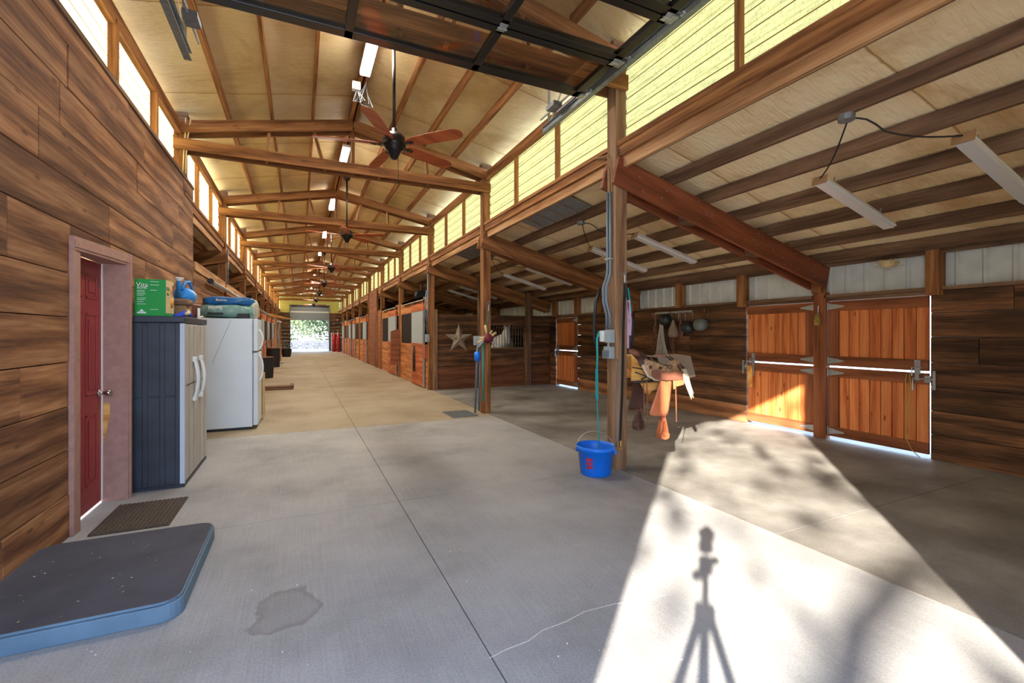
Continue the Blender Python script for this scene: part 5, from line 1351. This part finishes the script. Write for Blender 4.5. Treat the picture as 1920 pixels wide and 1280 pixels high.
mb = MB(); P = [(3.68+.015*math.cos(a), YC+.19*math.sin(a), 1.12+.085*math.cos(a)) for a in [(-1.5+3*i/14) for i in range(15)]]; mb.tube(P, [.01+.008*math.sin(PI*i/14) for i in range(15)], 8); mb.build('cantle_roll', 'leather_mid', sd, smooth=True)
mb = MB(); mb.tube([(3.36, YC, 1.20), (3.32, YC, 1.25), (3.30, YC, 1.27)], [.026, .02, .02], 10); mb.lathe([(0, 0), (.03, .002), (.038, .012), (.03, .024), (0, .028)], 16, (3.30, YC, 1.27)); mb.build('horn', 'leather_dark', sd, smooth=True)
mb = MB(); mb.tube([(3.215, YC-.05, 1.26), (3.28, YC-.06, 1.25), (3.36, YC-.1, 1.20)], [.035, .04, .03], 10); mb.build('pommel_roll', 'leather_mid', sd, smooth=True)
mb = MB()
for k_ in range(4):
    rr = .036+.008*k_; mb.tube([(3.33+rr*math.cos(a)*1.1, 3.80+.012*k_+rr*.3*math.sin(a), 1.16+rr*math.sin(a)) for a in [2*PI*i/18+.3*k_ for i in range(18)]], .0085, 6, closed=True)
mb.tube([(3.37, 3.79, 1.2), (3.45, 3.77, 1.15), (3.52, 3.755, 1.12), (3.57, 3.75, 1.115)], .009, 6)
mb.tube([(3.31, 3.8, 1.13), (3.36, 3.78, 1.10), (3.42, 3.77, 1.09)], .018, 8); mb.build('coiled_rope', 'leather_dark', sd, smooth=True)
mb = MB()
for (x_, za, zb) in ((3.70, .95, .50), (3.30, .96, .52), (3.255, .94, .62)):
    mb = MB(); mb.beam((x_, 3.755, za), (x_+.012, 3.755, zb), .004, .012, up=(1, 0, 0)); mb.build('leather_string', 'leather_mid', sd)
mb = MB(); mb.prism([(3.66, 3.74, .955), (3.84, 3.74, .955), (3.80, 3.74, .90), (3.70, 3.74, .885)], (0, .006, 0)); mb.beam((3.66, 3.735, .96), (3.665, 3.735, .86), .006, .03, up=(1, 0, 0))
mb.build('latigo', 'leather', sd)
mb = MB()
for k_ in range(12):
    x_ = 3.84+R(-.03, .02); mb.tube([(x_-.03, 3.745, 1.07), (x_, 3.74, .97), (x_+.03, 3.735, .88), (x_+.07+R(-.015, .015), 3.73, .76+R(-.03, .05))], [.014, .02, .014, .004], 6)
mb.build('fleece_tassel', 'fleece', sd, smooth=True)
for P in ([(3.62, 3.82, 1.215), (3.70, 3.76, 1.13), (3.80, 3.735, 1.02)], [(3.67, 3.82, 1.215), (3.75, 3.76, 1.13), (3.84, 3.735, 1.04)], [(3.22, 3.84, 1.05), (3.34, 3.80, 1.0), (3.4, 3.77, .96)], [(3.3, 3.84, .97), (3.42, 3.8, 1.03)]):
    mb = MB(); mb.tube(P, .007, 6); mb.build('black_strap', 'near_black', sd, smooth=True)
mb = MB(); mb.box(3.80, 3.86, 3.795, 3.803, 1.10, 1.15); mb.build('blanket_patch', 'blue3', sd)

# ------------------------------------------------------------------ tack on the right wall
WX = XW-.07
t = thing('tack_rack', 'pale metal wall rack with hooks above the hanging tack', 'rack', (WX, 6.75, 1.88))
mb = MB(); mb.beam((WX-.03, 6.28, 1.88), (WX-.03, 7.25, 1.88), .025, .03); 
for y in (6.28, 6.45, 6.62, 6.8, 7.0, 7.25): mb.tube([(WX-.03, y, 1.88), (WX-.1, y, 1.84), (WX-.12, y, 1.88)], .007, 6); mb.box(WX-.035, WX-.025, y-.01, y+.01, 1.7, 1.88)
mb.build('rail', 'galv', t)
def strands(name, y, z0, z1, n, spread, mat, label, cat, r_=.008, x=None):
    mb = MB(); x = x or WX-.1
    for i in range(n):
        a = R(-1, 1); P = [(x+R(-.02, .02), y+a*.02, z0)]
        for q in range(1, 6): u = q/5; P.append((x+R(-.02, .02), y+a*spread*u+R(-.012, .012), z0+(z1-z0)*u*R(.93, 1.0)))
        mb.tube(P, r_*R(.7, 1.2), 6)
    return tag(mb.build(name, mat, smooth=True, loc=(x, y, z0)), label, cat)
strands('hay_net', 7.0, 1.78, 1.02, 16, .17, 'rope_grey', 'grey-white knotted rope net hanging at the left of the tack wall', 'net', .014)
strands('bridle', 7.18, 1.84, 1.4, 5, .06, 'leather_mid', 'brown bridle straps hanging at the far left of the tack rack', 'bridle', .008)
strands('bridle', 6.78, 1.84, 1.15, 6, .07, 'leather_dark', 'dark bridle with long reins hanging in the middle of the tack rack', 'bridle', .008)
strands('bridle', 6.5, 1.86, 1.35, 7, .05, 'leather_mid', 'reddish bridle with bit rings hanging right of the middle of the tack rack', 'bridle', .009)
strands('lead_chain', 6.7, 1.4, 1.05, 5, .05, 'leather_mid', 'thin brown reins dangling below the pale boot on the tack wall', 'reins', .006)
mb = MB(); mb.lathe([(0, -.13), (.08, -.12), (.1, -.05), (.08, .05), (.05, .1), (.02, .2), (0, .21)], 14, (WX-.12, 6.67, 1.52)); tag(mb.build('feed_mask', 'felt', smooth=True, loc=(WX-.12, 6.67, 1.5)), 'pale grey cloth muzzle bag hanging in the middle of the tack wall', 'bag')
def helmet(y, z, r_, mat, label):
    t = thing('riding_helmet', label, 'helmet', (WX-.13, y, z), group='helmets on the tack wall')
    mb = MB(); mb.lathe([(0, r_*.85), (r_*.5, r_*.76), (r_*.85, r_*.48), (r_, 0), (r_*.93, -r_*.4), (r_*.7, -r_*.72), (r_*.3, -r_*.9), (0, -r_*.92)], 22, (WX-.02-r_, y, z)); mb.build('shell', mat, t, smooth=True)
    mb = MB(); mb.tube([(WX-.06, y-.05, z+r_*.6), (WX-.04, y, z+.22), (WX-.06, y+.05, z+r_*.6)], .006, 6); mb.build('chin_strap', 'leather_dark', t, smooth=True)
helmet(5.98, 1.63, .13, 'bell', 'grey-green riding helmet hanging at the right end of the tack wall')
helmet(6.28, 1.58, .13, 'bell_d', 'dark riding helmet hanging just left of the grey-green one')
helmet(6.85, 1.74, .13, 'bell_d', 'dark riding helmet hanging up against the tack rack')
t = thing('rope_loop', 'thin brown rope loop hanging left of the net on the tack wall', 'rope', (WX-.05, 7.25, 1.3))
mb = MB(); mb.tube([(WX-.05, 7.28+.08*math.cos(a), 1.35+.16*math.sin(a)) for a in [2*PI*i/20 for i in range(20)]], .01, 6, closed=True); mb.build('loop', 'leather_mid', t, smooth=True)
# hook and small bell, nest, cord
mb = MB(); mb.tube([(WX-.03, 5.98, 1.93), (WX-.06, 5.98, 1.9), (WX-.06, 5.98, 1.84)], .006, 6); tag(mb.build('wall_hook', 'brass', loc=(WX, 5.98, 1.9)), 'small brass hook above the grey-green helmet', 'hook')
t = thing('hanging_tag', 'yellowish tassel block hanging from the upper hinge between the stable doors', 'tag', (XW-.13, 4.0, 1.7))
mb = MB(); mb.tube([(XW-.12, 4.0, 1.85), (XW-.13, 4.0, 1.74)], .005, 6); mb.build('string', 'white', t)
mb = MB(); mb.lathe([(0, 0), (.035, 0), (.045, .06), (.03, .16), (0, .17)], 10, (XW-.14, 4.0, 1.575)); mb.build('tassel', plain('tassel', (150, 124, 60), .9, noise=.3, nscale=30), t, smooth=True)
t = thing('yellow_cord', 'long yellow cord hanging from the latch of the right stable door to the floor', 'cord', (XW-.12, 3.0, 1))
X_ = XW-.085
mb = MB(); mb.tube([(X_, 2.99, .98), (X_, 3.0, .9), (X_, 2.985, .6), (X_, 2.98, .4), (X_, 2.98, .25), (X_, 2.99, .19), (X_-.02, 2.93, .08), (X_-.06, 2.83, .01)], .005, 6)
mb.tube([(X_, 2.96, .98), (X_, 2.95, .85), (X_, 2.96, .6), (X_, 2.975, .4), (X_, 2.98, .26)], .005, 6); mb.build('cord', 'yellow_rope', t, smooth=True)
mb = MB()
for i in range(60):
    a, r2 = R(0, 6.28), R(.03, .1); p = Vector((XW-.2+r2*.6*math.cos(a), 3.12+r2*math.sin(a), 2.31+R(-.03, .04))); q = Vector((R(-.06, .06), R(-.06, .06), R(-.03, .01))); mb.tube([p-q, p+q], .003, 4)
mb.lathe([(0, -.06), (.06, -.03), (.09, .03), (0, .04)], 10, (XW-.2, 3.12, 2.31))
tag(mb.build('bird_nest', 'sand', loc=(XW-.2, 3.12, 2.31)), 'straw bird nest tucked under the eave above the right stable door', 'nest')
mb = MB(); mb.prism([(XW-.083, 5.05, .6), (XW-.083, 5.14, .62), (XW-.083, 5.14, .95), (XW-.083, 5.05, .95)], (-.012, 0, 0)); tag(mb.build('wooden_paddle', 'rack_wood', loc=(XW-.09, 5.1, .6)), 'small pale wood slat hanging by the latch of the left stable door', 'slat')

# ------------------------------------------------------------------ wind chime post items (second right post)
p2y = PY[2]; fx, fy = XR-.02, p2y-.09
t = thing('wall_toy', 'cluster of painted cut-out creatures fixed round the second right post at chest height', 'ornament', (XR, fy, 1.38))
mb = MB()
for (x0, z0, x1, z1, r_) in ((-.02, 1.42, -.05, 1.62, .03), (-.02, 1.4, -.16, 1.36, .035), (0, 1.38, .16, 1.48, .03), (.02, 1.36, .14, 1.28, .03), (-.05, 1.36, -.2, 1.30, .03), (.0, 1.4, .08, 1.52, .02)):
    mb.tube([(XR+x0, fy-.03, z0), (XR+(x0+x1)/2, fy-.04, (z0+z1)/2), (XR+x1, fy-.03, z1)], [r_*.6, r_, r_*.8], 8)
mb.build('limbs', 'sand', t, smooth=True)
mb = MB(); mb.lathe([(0, -.1), (.09, -.06), (.1, 0), (.06, .07), (0, .09)], 14, (XR, fy-.03, 1.38)); mb.build('body', 'maroon', t, smooth=True)
mb = MB(); mb.tube([(XR+.05, fy-.05, 1.4), (XR+.18, fy-.05, 1.25), (XR+.12, fy-.05, 1.22)], .02, 6); mb.tube([(XR-.1, fy-.05, 1.32), (XR-.2, fy-.04, 1.22)], .025, 6); mb.build('trim_piece', 'grey_box', t, smooth=True)
t = thing('green_cord', 'thin green cord with snap hanging from an eye bolt on the second right post', 'cord', (XR, fy, 2.0))
mb = MB(); mb.tube([(XR+.03, fy, 1.98), (XR+.02, fy-.01, 1.8), (XR-.03, fy-.01, 1.5)], .008, 6); mb.build('cord', 'teal', t, smooth=True)
mb = MB(); mb.tube([(XR+.03+.02*math.cos(a), fy-.005, 2.02+.03*math.sin(a)) for a in [2*PI*i/10 for i in range(10)]], .006, 5, closed=True); mb.tube([(XR+.03, fy, 1.99), (XR+.025, fy, 1.88)], .014, 6); mb.build('eye_bolt', 'galv', t)
t = thing('scoop_pole', 'long grey pole with blue plastic head leaning against the second right post', 'tool', (XR-.2, p2y-.05, 0))
mb = MB(); mb.tube([(XR-.22, p2y-.05, .02), (XR-.19, p2y-.05, .9), (XR-.17, p2y-.05, 1.4)], .02, 8); mb.tube([(XR-.15, p2y-.06, .05), (XR-.12, p2y-.06, 1.38)], .016, 8); mb.build('shaft', 'conduit', t, smooth=True)
mb = MB(); mb.lathe([(0, -.09), (.05, -.08), (.06, 0), (.05, .08), (0, .09)], 14, (XR-.19, p2y-.08, 1.05)); mb.build('blue_head', 'blue', t, smooth=True)
mb = MB(); mb.box(XR-.25, XR-.1, p2y-.08, p2y-.03, 1.25, 1.42); mb.build('grey_bracket', 'grey_box', t, bevel=.01)
mb = MB(); mb.tube([(XR-.08, fy-.01, 1.3), (XR-.085, fy-.01, .3)], .016, 8); mb.tube([(XR-.085+.03*math.cos(a), fy-.01, .27+.03*math.sin(a)) for a in [2*PI*i/10 for i in range(10)]], .008, 5, closed=True)
tag(mb.build('dark_lead', 'teal', smooth=True, loc=(XR-.08, fy, 1)), 'dark teal lead with white ring hanging low on the second right post', 'rope')
# halter on first stall door, wooden flap, conduit
t = thing('halter', 'black rope halter hanging on the nearest sliding stall door', 'halter', (XR-.13, 13.2, 1.1))
mb = MB()
for i in range(8):
    a = R(-.1, .1); mb.tube([(XR-.13, 13.2+a*.2, 1.12), (XR-.14, 13.2+a, .9), (XR-.14, 13.2+a*1.6, .65+R(-.05, .1)), (XR-.14, 13.2+a*.6, .42+R(-.05, .1))], .014, 6)
mb.build('straps', 'near_black', t, smooth=True)
t = thing('saddle_flap', 'fold-out wooden saddle board jutting from the stall front into the aisle', 'board', (XR-.05, 15.66, .43))
P = []
for i in range(9): a = PI/2*i/8; P.append((XR-.06-.34+.12-.12*math.sin(a)*1.0, 15.62, 1.5+.1*math.cos(a)) if False else (XR-.06-.30*(i/8), 15.62, 1.62-.08*(i/8)**2))
P += [(XR-.37, 15.62, .46), (XR-.33, 15.62, .43), (XR-.06, 15.62, .43)]
mb = MB(); mb.prism(P, (0, .04, 0)); mb.build('board', 'brown_panel', t, bevel=.004)
t = thing('post_conduit', 'grey conduit and outlet box on the post at the first right stall', 'conduit', (XR-.1, 11.7, 1.3))
mb = MB(); mb.tube([(XR-.09, 11.74, 3.2), (XR-.09, 11.74, 2.1), (XR-.12, 11.74, 1.9), (XR-.1, 11.74, 1.45)], .025, 8); mb.tube([(XR-.13, 11.72, 2.6), (XR-.18, 11.72, 2.2), (XR-.12, 11.72, 1.7)], .018, 6); mb.build('pipe', 'conduit', t, smooth=True)
mb = MB(); mb.box(XR-.16, XR-.07, 11.66, 11.78, 1.25, 1.45); mb.build('outlet_box', 'grey_box', t, bevel=.01)
mb = MB(); mb.box(XR-.12, XR-.03, 11.95, 12.1, .8, 1.15); mb.build('mount_board', 'stall_door', t)
# steel basket above the second stall door
t = thing('hanging_basket', 'dark metal fan unit hanging under the lean-to above the second stall', 'fan', (XR+.5, 15.0, 2.75))
mb = MB(); mb.lathe([(0, -.08), (.16, -.08), (.2, 0), (.16, .08), (0, .08)], 18, (XR+.5, 15.0, 2.72), axis='y'); mb.build('drum', 'near_black', t)
mb = MB(); mb.beam((XR+.5, 15, 2.8), (XR+.5, 15, 3.15), .03, .03, up=(1, 0, 0)); mb.build('bracket', 'galv', t)

# ------------------------------------------------------------------ camera tripod (its shadow falls on the floor)
tp = thing('tripod', 'photographer tripod standing at the viewpoint, seen only by its shadow on the floor', 'tripod', (0, -.10, 0))
TX, TY = -.09, -.07
for a in (95, 215, 335):
    a = math.radians(a); mb = MB(); mb.tube([(TX+.03*math.cos(a), TY+.03*math.sin(a), 1.02), (TX+.26*math.cos(a), TY+.26*math.sin(a), .5), (TX+.46*math.cos(a), TY+.46*math.sin(a), 0)], [.02, .016, .012], 8); mb.build('leg', 'near_black', tp)
mb = MB(); mb.tube([(TX, TY, .8), (TX, TY, 1.28)], .017, 8); mb.lathe([(0, -.04), (.05, -.04), (.05, .03), (0, .03)], 12, (TX, TY, 1.04)); mb.build('column', 'near_black', tp)
mb = MB(); mb.lathe([(0, -.05), (.04, -.04), (.045, .03), (0, .05)], 12, (TX, TY, 1.26)); mb.box(TX-.035, TX+.035, TY-.03, TY+.03, 1.33, 1.40); mb.box(TX+.03, TX+.10, TY-.015, TY+.015, 1.25, 1.28); mb.box(TX-.09, TX-.03, TY-.02, TY+.02, 1.20, 1.235); mb.build('head', 'near_black', tp)
cm = thing('photo_camera', 'black camera on the tripod at the viewpoint, seen only by its shadow', 'camera', (TX, TY-.02, 1.40))
mb = MB(); mb.box(TX-.045, TX+.04, TY-.045, TY+.015, 1.405, 1.475); mb.box(TX-.02, TX+.02, TY-.03, TY+.015, 1.475, 1.50); mb.build('body', 'near_black', cm, bevel=.01)
mb = MB(); mb.lathe([(0, 0), (.028, 0), (.028, .03), (0, .03)], 14, (TX, TY+.015, 1.44), axis='y'); mb.build('lens', 'near_black', cm)

# ------------------------------------------------------------------ outdoors
def tree(x, y, h, cr, label, n, seed, leafm='leaf', size=.22, bare=.0, zc=None, group=None, limbs=7):
    rr = random.Random(seed); t = thing('tree', label, 'tree', (x, y, 0), group=group)
    mb = MB(); mb.tube([(x, y, -.05), (x+.1, y, h*.25), (x-.1, y+.1, h*.5), (x, y, h*.8)], [h*.035, h*.028, h*.02, h*.006], 10)
    br = []
    for i in range(limbs):
        a = 2*PI*i/limbs+rr.uniform(-.3, .3); z = h*rr.uniform(.3, .6); L = cr*rr.uniform(.7, 1.0)
        p0 = Vector((x, y, z)); p1 = p0+Vector((math.cos(a)*L*.5, math.sin(a)*L*.5, L*.35)); p2 = p0+Vector((math.cos(a)*L, math.sin(a)*L, L*.5))
        mb.tube([p0, p1, p2], [h*.014, h*.009, h*.003], 6); br += [(p0, p1, p2)]
        for j in range(4):
            u = rr.uniform(.4, 1); q = p1.lerp(p2, u); d = Vector((rr.uniform(-1, 1), rr.uniform(-1, 1), rr.uniform(-.3, .8)))*cr*.3
            mb.tube([q, q+d*.5, q+d], [h*.006, h*.004, h*.001], 5); br += [(q, q+d*.5, q+d)]
    mb.build('trunk', 'bark', t, smooth=True)
    mb = MB(); zc = zc or h*.65
    for i in range(n):
        if rr.random() < .6:
            b0 = rr.choice(br); p = b0[1].lerp(b0[2], rr.random())+Vector((rr.gauss(0, 1), rr.gauss(0, 1), rr.gauss(0, 1)))*cr*.14
        else:
            a, b2, r2 = rr.uniform(0, 6.28), rr.uniform(-1, 1), rr.random()**.4*cr
            p = Vector((x+r2*math.cos(a)*math.sqrt(1-b2*b2), y+r2*math.sin(a)*math.sqrt(1-b2*b2), zc+b2*r2*.75))
        q = Vector((rr.uniform(-1, 1), rr.uniform(-1, 1), rr.uniform(-1, 1))).normalized()*size; s2 = q.cross(Vector((rr.uniform(-1, 1), rr.uniform(-1, 1), rr.uniform(-1, 1)))).normalized()*size*.55
        i0 = len(mb.v); mb.v += [tuple(p-q), tuple(p+s2), tuple(p+q), tuple(p-s2)]; mb.face((i0, i0+1, i0+2, i0+3))
    mb.build('foliage', leafm, t)
    return t
tree(-1.5, 58, 6.5, 4.2, 'pale leafy tree outside the far door, trunk at the left of the opening', 5200, 3, 'leaf', .2, zc=3.7)
tree(3.5, 66, 7, 4.8, 'leafy tree beyond the stone wall, right half of the far door', 4200, 4, 'leaf_d', .22, zc=3.9)
tree(-6, 72, 8, 5, 'leafy trees farther outside the far door', 2200, 5, 'leaf', .3, zc=4.5, group='farther trees')
tree(9, 76, 8, 5, 'leafy trees farther outside the far door', 2200, 6, 'leaf', .3, zc=4.5, group='farther trees')
SD = Vector((.743, .669))
def sunpt(dist, side): return (-SD.x*dist+SD.y*side, -SD.y*dist-SD.x*side)
x, y = sunpt(13.5, -.6)
tree(x, y, 9.5, 3.6, 'tree outside behind the camera, seen only by its dappled shadow', 560, 21, 'leaf_d', .15, zc=6.2, limbs=11)
mb = MB()
for i in range(46):
    for j in range(4):
        xx = -12+i*.6+R(-.1, .1)+(j % 2)*.3; mb.box(xx, xx+.52, 50.0+R(-.05, .05), 50.5, .0+j*.2, .0+j*.2+.17)
tag(mb.build('stone_wall', 'stone', loc=(0, 50.2, 0)), 'low pale stone wall outside the far door', 'wall', kind='thing')
mb = MB(); mb.grid(lambda u, v: (-80+160*u, 100+25*v, -.2+(9+3*math.sin(9*u)+2*math.sin(23*u+1))*math.sin(PI*min(1, v*.9+.001))), 60, 8)
tag(mb.build('hills', plain('hill', (124, 124, 98), .9, noise=.3, nscale=.4), smooth=True), kind='structure')
mb = MB()
for i in range(22): mb.box(-12+i*1.2, -12+i*1.2+.08, 56, 56.08, 0, 1.35, along=2)
for z in (.7, 1.0, 1.28): mb.box(-12, 14, 56.02, 56.06, z, z+.07)
tag(mb.build('ranch_fence', 'fence', loc=(0, 56, 0)), 'pale rail fence outside beyond the low stone wall', 'fence')

# ------------------------------------------------------------------ light
w = bpy.data.worlds.new('World'); bpy.context.scene.world = w; w.use_nodes = True
nt = w.node_tree; nt.nodes.clear()
wo = nt.nodes.new('ShaderNodeOutputWorld'); bg = nt.nodes.new('ShaderNodeBackground')
tc = nt.nodes.new('ShaderNodeTexCoord'); sp = nt.nodes.new('ShaderNodeSeparateXYZ'); nt.links.new(tc.outputs['Generated'], sp.inputs[0])
rp_ = ramp(nt, [(.0, (.80, .88, 1, 1)), (.12, (.60, .77, 1, 1)), (.6, (.36, .57, 1, 1))]); nt.links.new(sp.outputs['Z'], rp_.inputs[0]); nt.links.new(rp_.outputs[0], bg.inputs[0])
bg.inputs[1].default_value = 5.6
nt.links.new(bg.outputs[0], wo.inputs[0])
su = bpy.data.lights.new('sun', 'SUN'); su.energy = 16.5; su.angle = math.radians(.6); su.color = (1, .93, .82)
so = bpy.data.objects.new('sun', su); C.objects.link(so)
el = math.radians(21.2)
so.rotation_euler = Vector((SD.x*math.cos(el), SD.y*math.cos(el), -math.sin(el))).to_track_quat('-Z', 'Y').to_euler()

# ------------------------------------------------------------------ camera
cd = bpy.data.cameras.new('camera'); co = bpy.data.objects.new('camera', cd); C.objects.link(co)
F = 857.0
cd.sensor_fit = 'HORIZONTAL'; cd.sensor_width = 36; cd.lens = 36*F/1920
cd.shift_y = -(640-626.6)/1920
cd.clip_start = .02; cd.clip_end = 500
co.location = (0, 0, 1.45); co.rotation_euler = (PI/2, 0, -math.radians(24.88))
sc = bpy.context.scene; sc.camera = co
sc.view_settings.view_transform = 'Standard'; sc.view_settings.look = 'None'; sc.view_settings.gamma = 1
sc.view_settings.exposure = .75
sc.view_settings.use_curve_mapping = False
sc.render.film_transparent = False
sc.cycles.max_bounces = 10; sc.cycles.diffuse_bounces = 6; sc.cycles.transparent_max_bounces = 12
sc.cycles.use_denoising = True
sc.cycles.sample_clamp_indirect = 8
